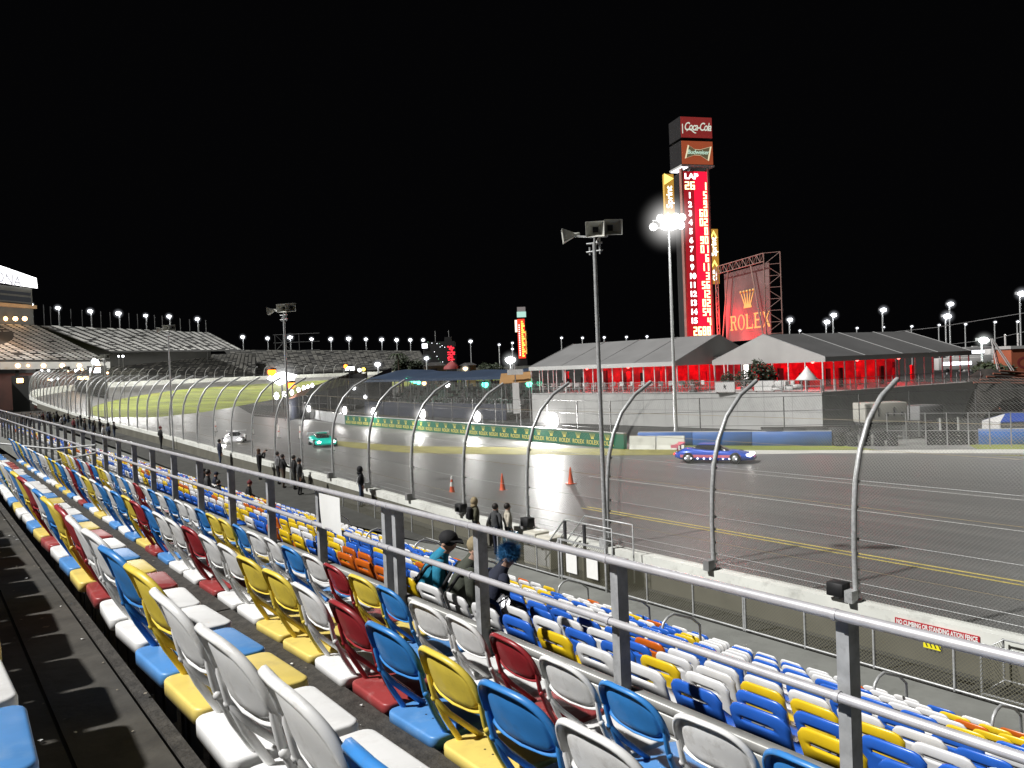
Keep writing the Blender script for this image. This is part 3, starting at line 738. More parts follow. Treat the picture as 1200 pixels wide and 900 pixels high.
mb = MB(); mb.box((15.2, gy0, .75), (15.9, gy1, .80)); mb.build('stair_landing', LGREY, g)
# white cabinets on the lane
for (px, py, w_, h_, lab) in ((630, 650, .62, 1.05, 'plain cream equipment cabinet left of its twin by the stair gate'), (646, 655, .7, 1.0, 'cream equipment cabinet with red bordered notice beside the stair gate')):
    p = onx(px, 640, 15.75); t = thing('equipment_cabinet', lab, 'cabinet', (15.7, p.y, -.03))
    mb = MB(); mb.rbox((15.42, p.y - w_ / 2, .04), (16.0, p.y + w_ / 2, h_), .02, 2); mb.build('housing', mat('cream_enamel', (.60, .58, .50), .5, noise=(3, .08), dirt=((.3, .28, .22), 4, .4)), t)
    mb = MB(); mb.box((15.44, p.y - w_ / 2 + .03, -.03), (15.98, p.y + w_ / 2 - .03, .04)); mb.build('plinth', GREY, t)
    mb = MB(); mb.box((15.41, p.y - w_ / 2 + .04, .12), (15.418, p.y + w_ / 2 - .04, h_ - .06)); d = mb.build('door', LGREY, t)
    mb = MB(); mb.box((15.395, p.y - .04, h_ - .40), (15.409, p.y + .06, h_ - .34)); mb.build('handle', DARKMETAL, d)
    if 'notice' in lab:
        mb = MB(); mb.box((15.402, p.y - .2, h_ - .28), (15.409, p.y + .2, h_ - .10)); n_ = mb.build('notice', mat('red_notice', (.6, .05, .05), .5), t)
        mb = MB(); mb.box((15.398, p.y - .17, h_ - .26), (15.4015, p.y + .17, h_ - .12)); mb.build('notice_face', PAPER, n_)
# black monitor boxes on the wall top
for (s_, lab) in ((21.5, 'black box on the wall top beside the cabinets'), (25.6, 'black box on the wall top behind three standing watchers'), (10.2, 'black box on the wall top at the right fence post')):
    t = thing('wall_box', lab, 'box', (16.3, s_, .88))
    mb = MB(); mb.rbox((16.10, s_ - .20, .96), (16.42, s_ + .20, 1.26), .015, 1); mb.build('housing', BLACK, t)
    mb = MB(); mb.box((16.2, s_ - .05, .88), (16.3, s_ + .05, .96)); mb.build('bracket', STEEL, t)
# blue drum
p = onx(601, 652, 15.6); t = thing('blue_drum', 'blue plastic drum standing behind the walkway fence left of the cabinets', 'drum', (15.55, p.y, -.03))
mb = MB(); mb.lathe([(0, 0), (.27, 0), (.28, .05), (.28, .3), (.295, .32), (.28, .34), (.28, .58), (.295, .60), (.28, .62), (.27, .88), (.24, .9), (0, .9)], 18, 0, Matrix.Translation((15.55, p.y, -.03))); mb.build('barrel', mat('blue_drum_plastic', (.02, .10, .17), .4, noise=(4, .1)), t)
mb = MB(); mb.lathe([(.06, .9), (.06, .92), (0, .92)], 10, 0, Matrix.Translation((15.62, p.y, -.03))); mb.build('bung', BLACK, t)

# ================================================================== speaker poles on the spectator side
def horn(mb, M, s_=1.):
    s_ *= .84
    a = .32 * s_; b = .10 * s_; d = .42 * s_
    vs = [(-a, -a * .82, d), (a, -a * .82, d), (a, a * .82, d), (-a, a * .82, d), (-b, -b, .0), (b, -b, 0), (b, b, 0), (-b, b, 0)]
    mb.add(vs, [(0, 1, 5, 4), (1, 2, 6, 5), (2, 3, 7, 6), (3, 0, 4, 7)], 0, False, M)
    k = .955
    vi = [(x * k, y * k, z + (.0 if i < 4 else .02)) for i, (x, y, z) in enumerate(vs)]
    mb.add(vi, [(4, 5, 1, 0), (5, 6, 2, 1), (6, 7, 3, 2), (7, 4, 0, 3)], 0, False, M)
    mb.add(vs[:4] + vi[:4], [(0, 1, 5, 4), (1, 2, 6, 5), (2, 3, 7, 6), (3, 0, 4, 7)], 0, False, M)
    mb.add(vi[4:], [(0, 1, 2, 3)], 1, False, M)
    mb.lathe([(0, -.26 * s_), (.07 * s_, -.25 * s_), (.075 * s_, -.05), (b, 0.005)], 10, 0, M)
HORNM = mat('grey_horn_paint', (.60, .60, .55), .55, noise=(4, .12))
for (px, D, py, lab, big) in ((697, 23.7, 290, 'tall grey loudspeaker pole with three square horns in the foreground', 1), (317, 44.7, 372, 'second loudspeaker pole, by the watchers in dark coats', 1), (174, 68, 392, 'third loudspeaker pole, left of the white cones', 1), (99, 94, 424, 'thin fourth loudspeaker pole towards the left', 0), (36, 120, 437, 'far loudspeaker pole over the crowd at the left edge', 0)):
    top = atd(px, py, D); X = 16.02; y = top.y * X / top.x if top.x > 0 else top.y
    base = Vector((X, top.y, .0)); zt = top.z
    t = thing('speaker_pole', lab, 'speaker pole', (X, top.y, -.03))
    mb = MB(); mb.tube([(X, top.y, -.03), (X, top.y, zt + .15)], [.072, .055], 10); mb.build('pole', STEEL, t)
    mb = MB(); mb.box((X - .11, top.y - .11, -.03), (X + .11, top.y + .11, .0)); mb.build('base_plate', STEEL, t)
    mb = MB()
    mb.tube([(X - .12, top.y + .22, zt - .12), (X + .12, top.y - .22, zt - .1)], .028, 6); mb.tube([(X - .12, top.y + .2, zt + .12), (X + .12, top.y - .2, zt + .12)], .028, 6)
    mb.tube([(X - .06, top.y + .14, zt - .2), (X - .06, top.y + .14, zt + .02)], .025, 6); mb.tube([(X + .08, top.y - .14, zt - .2), (X + .08, top.y - .14, zt + .35)], .025, 6)
    mb.build('cross_bracket', STEEL, t)
    for (dx, dy, dz, az, s_) in ((.02, -.05, .50, -2.35, 1.0), (.28, -.38, .52, -2.05, 1.0), (-.34, .52, .42, 2.5, .9)):
        dirv = Vector((math.cos(az), math.sin(az), -.10)).normalized(); u = Vector((0, 0, 1)).cross(dirv).normalized(); up = dirv.cross(u)
        M = Matrix(((u.x, up.x, dirv.x, X + dx), (u.y, up.y, dirv.y, top.y + dy), (u.z, up.z, dirv.z, zt + dz), (0, 0, 0, 1)))
        mb = MB(); horn(mb, M, s_); mb.build('horn', [HORNM, BLACK], t)
    mb = MB(); mb.tube([(X - .3, top.y + .5, zt + .38), (X, top.y, zt + .30), (X, top.y, zt)], .03, 6); mb.tube([(X + .26, top.y - .3, zt + .3), (X + .1, top.y - .1, zt + .3), (X, top.y, zt)], .03, 6); mb.build('mount_arm', STEEL, t)

# ================================================================== cones and pylons on the track
CONE = mat('orange_cone', (.75, .09, .015), .5, noise=(6, .1))
for (px, py, lab) in ((530, 579, 'leftmost of the three orange cones, white collared, on the track'), (589, 575, 'middle orange cone standing on the yellow double line'), (669, 567, 'rightmost orange cone, below the brightest pit lamp')):
    p = onz(px, py, .01); t = thing('traffic_cone', lab, 'cone', p)
    mb = MB(); mb.lathe([(.175, .03), (.15, .06), (.10, .38), (.055, .72), (.03, .88), (.0, .885)], 14, 0, Matrix.Translation(p)); mb.build('cone_body', CONE, t)
    mb = MB(); mb.rbox((p.x - .22, p.y - .22, p.z), (p.x + .22, p.y + .22, p.z + .035), .01, 1); mb.build('base', CONE, t)
    if 'leftmost' in lab:
        mb = MB(); mb.lathe([(.105, .40), (.075, .62)], 14, 0, Matrix.Translation(p)); mb.build('collar', PAPER, t)
        mb = MB(); mb.lathe([(.058, .75), (.032, .93), (0, .935)], 14, 0, Matrix.Translation(p)); mb.build('cap', PAPER, t)
for i, (px, py) in enumerate(((253, 506), (296, 509), (327, 513), (352, 514))):
    p = onz(px, py, .01); t = thing('lane_pylon', ['leftmost white lane pylon by the first white car', 'second white lane pylon from the left', 'third white lane pylon from the left, behind a pole', 'rightmost white lane pylon near the teal car'][i], 'pylon', p, 0, 'white lane pylons across the track')
    mb = MB(); mb.lathe([(.11, .02), (.10, .5), (.07, 1.25), (.0, 1.27)], 10, 0, Matrix.Translation(p)); mb.build('tube', mat('white_pylon', (.8, .75, .72), .5, noise=(3, .05)), t)
    mb = MB(); mb.lathe([(.0, 0), (.22, 0), (.22, .03), (.0, .03)], 10, 0, Matrix.Translation(p)); mb.build('base', BLACK, t)
    mb = MB(); mb.lathe([(.098, .62), (.085, .82)], 10, 0, Matrix.Translation(p)); mb.build('band', CONE, t)

# ================================================================== race cars
def race_car(px, py, heading, body, stripe, lit, label):
    p = onz(px, py, .01); t = thing('race_car', label, 'race car', p, heading)
    B = mat('car_' + label.split()[0], body, .25, .1, noise=(1, .05)); S = mat('car_stripe_' + label.split()[0], stripe, .3, noise=(1, .05))
    sec = [(-2.3, .70, .28, .62), (-1.9, .93, .16, .82), (-1.2, .98, .13, .86), (-.3, .97, .13, .78), (.5, .96, .13, .74), (1.2, .96, .13, .72), (1.8, .93, .15, .60), (2.25, .80, .18, .42), (2.4, .55, .2, .34)]
    mb = MB(); vs = []; n = 12
    for x, hw, z0, z1 in sec:
        for j in range(n):
            a = 2 * math.pi * j / n + math.pi / n; c, s_ = math.cos(a), math.sin(a)
            vs.append((x, hw * math.copysign(abs(c) ** .4, c), (z0 + z1) / 2 + (z1 - z0) / 2 * math.copysign(abs(s_) ** .55, s_)))
    fs = [(i * n + j, i * n + (j + 1) % n, (i + 1) * n + (j + 1) % n, (i + 1) * n + j) for i in range(len(sec) - 1) for j in range(n)]
    fs += [tuple(reversed(range(n))), tuple(range((len(sec) - 1) * n, len(sec) * n))]
    mb.add(vs, fs, 0, True); mb.build('body', B, t, local=True)
    cs = [(-1.5, .50, .80), (-.9, .58, 1.06), (-.1, .58, 1.12), (.35, .56, 1.02), (.95, .52, .72)]; vs = []; n = 8
    for x, hw, z1 in cs:
        for j in range(n):
            a = math.pi * j / (n - 1); vs.append((x, hw * math.copysign(abs(math.cos(a)) ** .6, math.cos(a)), .66 + (z1 - .66) * math.sin(a) ** .7))
    fs = [(i * n + j, i * n + j + 1, (i + 1) * n + j + 1, (i + 1) * n + j) for i in range(len(cs) - 1) for j in range(n - 1)] + [tuple(range(n)), tuple(reversed(range((len(cs) - 1) * n, len(cs) * n)))]
    mb = MB(); mb.add(vs, fs, 0, True); mb.build('windscreen', mat('car_glass', (.01, .012, .015), .08), t, local=True)
    mb = MB(); mb.box((-.9, -.42, 1.075), (.1, .42, 1.135)); mb.build('roof', B, t, local=True)
    mb = MB(); mb.box((-1.9, -.97, .36), (1.7, -.985, .52)); mb.box((-1.9, .97, .36), (1.7, .985, .52)); mb.build('side_stripe', S, t, local=True)
    for x in (-1.42, 1.38):
        for y in (-.88, .88):
            M = Matrix.Translation((x, y, .33)) @ Matrix.Rotation(math.pi / 2, 4, 'X')
            mb = MB(); mb.lathe([(.19, -.13), (.32, -.13), (.335, -.10), (.335, .10), (.32, .13), (.19, .13)], 18, 0, M); wv = mb.build('wheel', TYRE, t, local=True)
            mb = MB(); mb.lathe([(0, -.1), (.2, -.12), (.2, .12), (0, .1)], 10, 0, M); mb.build('rim', STEEL, wv, local=True)
    mb = MB(); mb.box((-2.45, -.92, 1.02), (-2.05, .92, 1.06)); mb.box((-2.47, -.94, .92), (-2.03, -.92, 1.12)); mb.box((-2.47, .92, .92), (-2.03, .94, 1.12)); mb.box((-2.25, -.4, .7), (-2.15, -.36, 1.02)); mb.box((-2.25, .36, .7), (-2.15, .4, 1.02)); mb.build('rear_wing', S, t, local=True)
    for y in (-.62, .62):
        mb = MB(); mb.ball((2.12, y, .48), .14, sq=(1.2, 1.1, .62)); mb.build('headlight', glow('headlight_glow', (1, .96, .88), 22), t, local=True)
        mb = MB(); mb.box((-2.36, y - .2, .5), (-2.31, y + .2, .58)); mb.build('tail_light', glow('tail_glow', (1, .03, .02), 4), t, local=True)
    if lit:
        mb = MB()
        for i in range(9): mb.ball((-1.6 + .38 * i, -.99, .30), .045, n=6)
        mb.build('side_marker_lights', glow('marker_glow', (.75, .8, 1), 9), t, local=True)
    return t
race_car(275, 519, rad(-112), (.75, .75, .78), (.6, .6, .62), 0, 'white race car with blazing headlights facing the stand, farthest left')
race_car(378, 522, rad(-104), (.0, .62, .48), (.75, .72, .8), 0, 'teal race car with white flanks on the track beyond the watchers')
race_car(838, 541, rad(-62), (.03, .10, .55), (.75, .2, .25), 1, 'blue race car with marker lights passing before the blue barrier')
lamp('car_headlight_beam', onz(262, 521, .5), 250, (1, .97, .9), .2)

# ================================================================== pit wall with sponsor lettering, debris fence, pit lamps
t = thing('pit_wall', 'long low green pit wall with repeated gold crowns and lettering', 'wall', (42, 60, 0))
A = Vector((41.25, 42.6, 0)); B = Vector((42.9, 93.5, 0)); dv = (B - A).normalized(); Lw = (B - A).length; nv = Vector((dv.y, -dv.x, 0))
M = frame(A, -dv)                       # u runs to the right in the photo (towards -Y)
fr = frame(B, -dv)
mb = MB(); mb.box((0, -.06, -.3), (Lw, 1.12, 0), 0, fr); mb.build('panel', GREENW, t)
mb = MB(); mb.box((0, 1.121, -.32), (Lw, 1.17, .02), 0, fr); mb.build('coping', LGREY, t)
tx = text('ROLEX', .46, .004, 0, .006)
def crown(mb, M, s_):
    for k in range(5):
        a = (k - 2) * .19; x = (k - 2) * .235; mb.prism([(x * .42 - .045, -.25, 0), (x * .42 + .045, -.25, 0), (x + .02, .20, 0), (x - .02, .20, 0)], (0, 0, .01), 0, M @ Matrix.Scale(s_, 4))
        mb.ball((x, .24, .006), .055, 0, 6, M @ Matrix.Scale(s_, 4))
    mb.prism([(-.30, -.36, 0), (.30, -.36, 0), (.26, -.25, 0), (-.26, -.25, 0)], (0, 0, .01), 0, M @ Matrix.Scale(s_, 4))
mb = MB()
for i in range(29):
    x = 1.0 + i * 1.72
    if x > Lw - .6: break
    mb.mesh(tx, 0, fr @ Matrix.Translation((x, .30, .006))); crown(mb, fr @ Matrix.Translation((x, .80, .003)), .62)
tag(mb.build('sponsor_lettering', GOLD, t), 'repeated gold crown emblems over ROLEX lettering', kind='stuff')
t = thing('pit_wall', 'pale grey concrete pit wall left of the green wall', 'wall', (43.5, 100, 0))
C2 = Vector((48.2, 121, 0)); d2 = (B - C2).normalized(); f2_ = frame(C2, d2); L2 = (B - C2).length - .1
mb = MB(); mb.box((0, -.06, -.3), (L2, 1.15, 0), 0, f2_); mb.build('panel', GREYW, t)
mb = MB(); mb.box((0, 1.152, -.32), (L2, 1.22, .02), 0, f2_); mb.build('coping', LGREY, t)
t = thing('concrete_barrier', 'short white concrete barrier between the green wall and the blue barrier', 'barrier', (42.5, 42, 0))
p0, p1 = Vector((41.6, 42.3, 0)), Vector((43.6, 38.9, 0)); ff = frame(p0, p1 - p0); l_ = (p1 - p0).length
mb = MB()
for a, b in ((.0, .48), (.5, 1.0)): mb.prism([(l_ * a, 0, -.3), (l_ * a, 0, .3), (l_ * a, .3, .2), (l_ * a, .95, .1), (l_ * a, .95, -.1), (l_ * a, .3, -.2)], (l_ * (b - a), 0, 0), 0, ff)
mb.build('barrier_block', WALLW, t)
def barrier(name, lab, pts, h, m, th=.35):
    t = thing(name, lab, 'barrier', pts[0])
    for a, b in zip(pts[:-1], pts[1:]):
        a, b = Vector(a), Vector(b); ff = frame(a, b - a); l_ = (b - a).length
        mb = MB(); mb.rbox((0, -.04, -th), (l_ - .02, h, 0), .04, 1, 0, ff); mb.build('foam_block', m, t)
        mb = MB(); mb.box((0, h + .003, -th + .05), (l_ - .02, h + .04, -.05), 0, ff); mb.build('top_cap', LGREY, t)
    return t
barrier('impact_barrier', 'long blue impact barrier below the left tent platform', [(43.7, 43.6, 0), (45.8, 40.1, 0), (48, 36.5, 0), (50.7, 31.9, 0)], .98, BLUEW)
barrier('impact_barrier', 'blue impact barrier at the right edge beyond the track', [(55.9, 24.6, 0), (58.2, 20.8, 0), (61.5, 14, 0)], .98, BLUEW)
def tyres(lab, a, b, n, h=3):
    a, b = Vector(a), Vector(b); t = thing('tyre_stack_barrier', lab, 'tyre barrier', a)
    for i in range(n):
        p = a + (b - a) * (i / (n - 1)); mb = MB()
        for k in range(h): mb.lathe([(.18, .02), (.33, .0), (.36, .10), (.36, .20), (.33, .30), (.18, .28)], 14, 0, Matrix.Translation((p.x, p.y, .32 * k)))
        mb.build('tyre_column', TYRE, t)
tyres('black tyre barrier at the right end of the long blue barrier', (50.75, 31.4, 0), (52.5, 28.6, 0), 5)
tyres('black tyre barrier at the left end of the right blue barrier', (54.2, 26.9, 0), (55.7, 25.1, 0), 5)
for i, x in enumerate((905, 931, 957, 983)):
    p = atd(x, 509, 60.5); t = thing('black_crate', ['leftmost black crate behind the blue barrier', 'second black crate from the left behind the blue barrier', 'third black crate from the left behind the blue barrier', 'rightmost black crate behind the blue barrier'][i], 'crate', (p.x, p.y, 0), rad(-60), 'black crates behind the blue barrier')
    mb = MB(); mb.rbox((-.75, -.3, .0), (.75, .3, 1.22), .03, 1); mb.build('box', BLACK, t, local=True)
    mb = MB(); mb.box((-.77, -.32, 1.225), (.77, .32, 1.27)); mb.build('lid', TYRE, t, local=True)
# debris fence behind the pit wall
DGREY = mat('dark_fence_paint', (.055, .055, .055), .6, noise=(3, .2))
t = thing('debris_fence', 'thin post and wire debris fence behind the green pit wall', 'fence', (44, 70, 0))
nf = -nv if nv.x < 0 else nv
pts = [B + nf * 1.4 + (-dv) * x for x in range(-24, 52, 4)] + [Vector((47.3, 40.6, 0)), Vector((50.3, 35.4, 0)), Vector((53.5, 31.5, 0)), Vector((57.5, 30, 0)), Vector((61, 27, 0)), Vector((64, 22, 0))]
for p in pts:
    mb = MB(); mb.tube([(p.x, p.y, 0), (p.x, p.y, 3.4)], .045, 6); mb.build('post', DGREY, t)
for z in (1.3, 2.35, 3.38):
    mb = MB(); mb.tube([(p.x, p.y, z) for p in pts], .018, 5); mb.build('wire', DGREY, t)
# pit lamps
LAMPM = glow('pit_lamp_glow', (1, .98, .95), 30)
LW = glow('flood_glow', (.93, .95, 1), 16); LWD = glow('flood_glow_dim', (.85, .87, .95), 5); AMB = glow('amber_glow', (1, .55, .22), 9); GRN = glow('green_glow', (.08, 1, .55), 9); ORG = glow('orange_glow', (1, .16, .01), 9); BOARDG = glow('white_board_glow', (1, 1, 1), 6); YG = glow('yellow_glow', (1, .75, .08), 6)
for i, (px, py, r, e, lab) in enumerate(((362, 479, .5, 500, 'leftmost pit wall floodlight, above the grey wall'), (404, 481, .52, 500, 'pit wall floodlight above the left end of the green wall'), (438, 483, .52, 500, 'third pit wall floodlight from the left'), (495, 485, .52, 700, 'pit wall floodlight right of the middle fence post'), (559, 488, .52, 900, 'second brightest pit wall floodlight, by the white banner'), (648, 493, .68, 7000, 'brightest pit wall floodlight, in front of the platform'))):
    X = 42.6 if px > 430 else 45.5
    p = onx(px, py, X); t = thing('pit_lamp', lab, 'floodlight', (p.x + .5, p.y, 0))
    mb = MB(); mb.tube([(p.x + .6, p.y, 0), (p.x + .6, p.y, p.z)], .05, 8); mb.tube([(p.x + .6, p.y, p.z - .5), (p.x + .3, p.y, p.z - .5)], .03, 6); mb.build('stand', GREY, t)
    mb = MB(); mb.lathe([(0, .42), (r * .5, .40), (r * .95, .1), (r, 0), (r * .94, .0), (0, .04)], 16, 0, Matrix.Translation((p.x + .05, p.y, p.z)) @ Matrix.Rotation(rad(90), 4, 'Y')); hd = mb.build('reflector', LGREY, t)
    mb = MB(); mb.ball((p.x, p.y, p.z), r * .93, 0, 14, None, (.35, 1, 1)); mb.build('lens', LAMPM, hd)
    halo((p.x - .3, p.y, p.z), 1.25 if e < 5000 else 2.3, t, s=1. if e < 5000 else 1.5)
    lamp('pit_lamp_light', (p.x - .7, p.y, p.z + .35), e, (1, .98, .95), .22)

# ================================================================== hospitality platform and tents
PA, PB, PC = Vector((55.6, 71.8, 0)), Vector((59.3, 38.1, 0)), Vector((79.5, 34.6, 0)); DZ = 3.2
t = thing('hospitality_platform', 'long grey clad raised platform carrying the red lit tents', 'platform', PB)
back1 = Vector((1, .11, 0)).normalized()
mb = MB(); pl = [PA, PB, PC, PC + Vector((4, 24, 0)), PA + Vector((26, 6, 0))]
mb.prism([(p.x, p.y, 0) for p in pl], (0, 0, DZ)); mb.build('cladding', PLAT, t)
mb = MB()
for a, b in ((PA, PB), (PB, PC)):
    ff = frame(a, b - a); l_ = (b - a).length
    mb.box((0, DZ + .003, .0), (l_, DZ + .06, .06), 0, ff)
    n = int(l_ / 2.6)
    for i in range(1, n): mb.box((l_ * i / n - .012, .02, .004), (l_ * i / n + .012, DZ, .012), 1, ff)
mb.box((0, 1.6, .004), ((PB - PA).length, 1.63, .012), 1, frame(PA, PB - PA))
mb.build('seam_trim', [LGREY, GREY], t)
# deck railing
t = thing('deck_railing', 'low post and cable railing along the platform edge', 'railing', (PA.x, PA.y, DZ))
for a, b in ((PA, PB), (PB, PC)):
    ff = frame(a, b - a); l_ = (b - a).length; n = int(l_ / 1.7)
    for i in range(n + 1):
        mb = MB(); mb.box((l_ * i / n - .03, DZ + .06, -.12), (l_ * i / n + .03, DZ + 1.05, -.06), 0, ff); mb.build('post', GREY, t)
    for z in (.55, 1.05):
        mb = MB(); mb.box((0, DZ + z - .02, -.11), (l_, DZ + z + .02, -.07), 0, ff); mb.build('rail', GREY, t)

def tent(lab, o, u, width, depth, ez, rz, dark=False):
    """o: front-left corner of the eave line on the deck, u: along the front"""
    t = thing('hospitality_tent', lab, 'tent', o); M = frame(o, u)      # x along front, y up, z towards viewer (depth = -z)
    e, r = ez - DZ, rz - DZ; d = depth; m = d / 2; ov = .25
    n = max(2, int(width / 5))
    # roof as two pitched fabric skins with bay ribs
    mb = MB()
    for i in range(n):
        a, b = width * i / n, width * (i + 1) / n
        if i: a += .03
        sag = -.10
        for (y0, z0, y1, z1) in ((e, ov, r, -m), (r, -m, e, -d - ov)):
            vs = []; fs = []
            for q in range(7):
                for k in range(7):
                    s_ = q / 6; w_ = k / 6; sg_ = sag * math.sin(math.pi * s_) * math.sin(math.pi * w_)
                    vs.append((a + (b - a) * s_, y0 + (y1 - y0) * w_ + sg_, z0 + (z1 - z0) * w_))
            for q in range(6):
                for k in range(6): fs.append((q * 7 + k, (q + 1) * 7 + k, (q + 1) * 7 + k + 1, q * 7 + k + 1))
            mb.add(vs, fs, 0, True, M)
    mb.build('roof', ROOFM if not dark else mat('tent_roof_dark', (.085, .085, .085), .6, noise=(.4, .12)), t)
    mb = MB()
    for i in range(n + 1):
        x = width * i / n; mb.tube([(x, e, ov), (x, r + .02, -m), (x, e, -d - ov)], .05, 5, 0, M)
    mb.build('roof_rib', GREY, t)
    mb = MB(); mb.box((-.05, e - .42, ov - .02), (width + .05, e, ov + .05), 0, M); mb.build('fascia', FASC, t)
    for gx in (0, width):
        mb = MB(); mb.prism([(gx, e - .42, ov), (gx, e, ov), (gx, r, -m), (gx, e, -d - ov), (gx, e - .42, -d - ov)], (.05 if gx else -.05, 0, 0), 0, M); mb.build('gable', GABLE, t)
    # mullions, glass, drape
    k = int(width / 1.35)
    for i in range(k + 1):
        x = width * i / k; w_ = .075 if i % 4 else .12
        mb = MB(); mb.box((x - w_ / 2, 0, -.06), (x + w_ / 2, e - .42, .02), 0, M); mb.build('mullion', MULL, t)
    mb = MB(); mb.poly([(0, .05, -.03), (width, .05, -.03), (width, e - .42, -.03), (0, e - .42, -.03)], 0, M); mb.build('glass_front', GLASS, t)
    vs = []; fs = []; nn = int(width * 2)
    for i in range(nn + 1):
        for y in (0, e - .3): vs.append((width * i / nn, y, -d * .62 + .22 * math.sin(i * 2.1)))
    for i in range(nn): fs.append((2 * i, 2 * i + 2, 2 * i + 3, 2 * i + 1))
    mb = MB(); mb.add(vs, fs, 0, True, M); mb.build('back_drape', DRAPE, t)
    for gx in (0, width):
        kk = int(d / 1.7)
        for i in range(kk + 1):
            z = -d * i / kk; mb = MB(); mb.box((gx - .04, 0, z - .04), (gx + .04, e - .42 + (r - e) * (1 - abs(2 * i / kk - 1)) * .0, z + .04), 0, M); mb.build('mullion', MULL, t)
    # drape pillars inside
    for i in range(int(width / 1.6)):
        x = 1.0 + i * 1.6 + rnd.uniform(-.6, .6); z = -d * rnd.uniform(.2, .55); mb = MB()
        mb.box((x - rnd.uniform(.12, .4), 0, z - .1), (x + .2, (e - .5) * rnd.uniform(.55, 1), z + .1), 0, M); mb.build('drape_column', DRAPE if rnd.random() < .6 else mat('dark_drape', (.10, .01, .015), .9, noise=(2, .3)), t)
    for i in range(3):
        c = M @ Vector((width * (.2 + .3 * i), e - .6, -d * .35)); lamp('tent_red_light', c, 380, (1, .03, .05), .5)
        mb = MB(); mb.ball((width * (.2 + .3 * i), e - .45, -d * .35), .16, 0, 8, M); mb.build('ceiling_lamp', glow('red_bulb', (1, .12, .1), 8), t)
    return t, M
EA, EB = Vector((57.6, 68.3, DZ)), Vector((60.6, 42.3, DZ))
EA = atd(622, 426, 93.5); EB = atd(793, 424, 79.6); EA.z = DZ; EB.z = DZ
u1 = (EB - EA).normalized()
T1_, M1 = tent('long left hospitality tent with red interior and gable facing right', EA, u1, (EB - EA).length, 14.2, 6.2, 8.75)
EC = Vector((60.4, 37.9, DZ)); ED = Vector((78.4, 34.6 + .35, DZ))
EC = atd(964, 420, 73.6); ED = atd(1135, 409, 90); EC.z = DZ; ED.z = DZ
T2_, M2 = tent('right hospitality tent with dark roof, red glazed side and white gable end', EC, ED - EC, (ED - EC).length, 13.2, 6.1, 8.35, True)
# glass porch between the tents
gp = thing('glass_porch', 'red lit glazed porch standing between the two tents', 'porch', (62, 46, DZ))
P0 = atd(838, 440, 84.5); P1 = atd(906, 440, 81); ff = frame((P0.x, P0.y, DZ), (P1.x - P0.x, P1.y - P0.y, 0)); l_ = (P1 - P0).xy.length
for a, b, m in ((0, .42, DRAPE), (.62, 1, DRAPE)):
    mb = MB(); mb.box((l_ * a, 0, -.3), (l_ * b, 3.0, -.2), 0, ff); mb.build('drape_panel', m, gp)
for i in range(7):
    mb = MB(); mb.box((l_ * i / 6 - .05, 0, -.1), (l_ * i / 6 + .05, 3.1, .0), 0, ff); mb.build('mullion', MULL, gp)
mb = MB(); mb.box((-.1, 3.1, -3), (l_ + .1, 3.3, .1), 0, ff); mb.build('canopy', FASC, gp)
mb = MB(); mb.box((l_ * .47, 1.0, -.18), (l_ * .58, 2.4, -.1), 0, ff); mb.build('lit_screen', glow('screen_glow', (1, .95, .9), 3), gp)
for i in range(3):
    mb = MB(); mb.ball((l_ * (.45 + .12 * i), 2.7, .08), .09, 0, 8, ff); mb.build('ceiling_lamp', glow('warm_bulb', (1, .85, .6), 10), gp)

# chairs / bar stools on the deck, planters, boards
def stool(c):
    mb = MB(); mb.rbox((-.2, -.2, .70), (.2, .2, .76), .02, 1); mb.box((-.2, -.2, .76), (-.16, .2, 1.12)); 
    return mb
ST = thing('bar_stool', 'white bar stools on the left deck', 'stool')
stool(0).build('seat', MULL, ST, local=True)
for sx in (-1, 1):
    for sy in (-1, 1):
        mb = MB(); mb.tube([(sx * .15, sy * .15, .70), (sx * .2, sy * .2, 0)], .018, 5); mb.build('leg', GREY, ST, local=True)
l1 = (PB - PA).length; dP = (PB - PA).normalized(); k = 0
for i in range(34):
    fr_ = .03 + .60 * i / 33; p = PA + dP * (l1 * fr_) + back1 * (1.0 + (i % 2) * 1.0); rz = rnd.uniform(0, 6.3); loc = (p.x, p.y, DZ)
    lab = f'white bar stool on the left deck, {nth(i + 1)} from the deck left end'
    if k == 0: ST.location = loc; ST.rotation_euler = (0, 0, rz); ST['label'] = lab; ST['group'] = 'bar stools along the left deck'; WORLD[ST] = Matrix.Identity(4)
    else: dup(ST, loc, rz, lab, 'bar stools along the left deck')
    k += 1
WHB = mat('white_board', (.55, .54, .53), .5, noise=(2, .05))
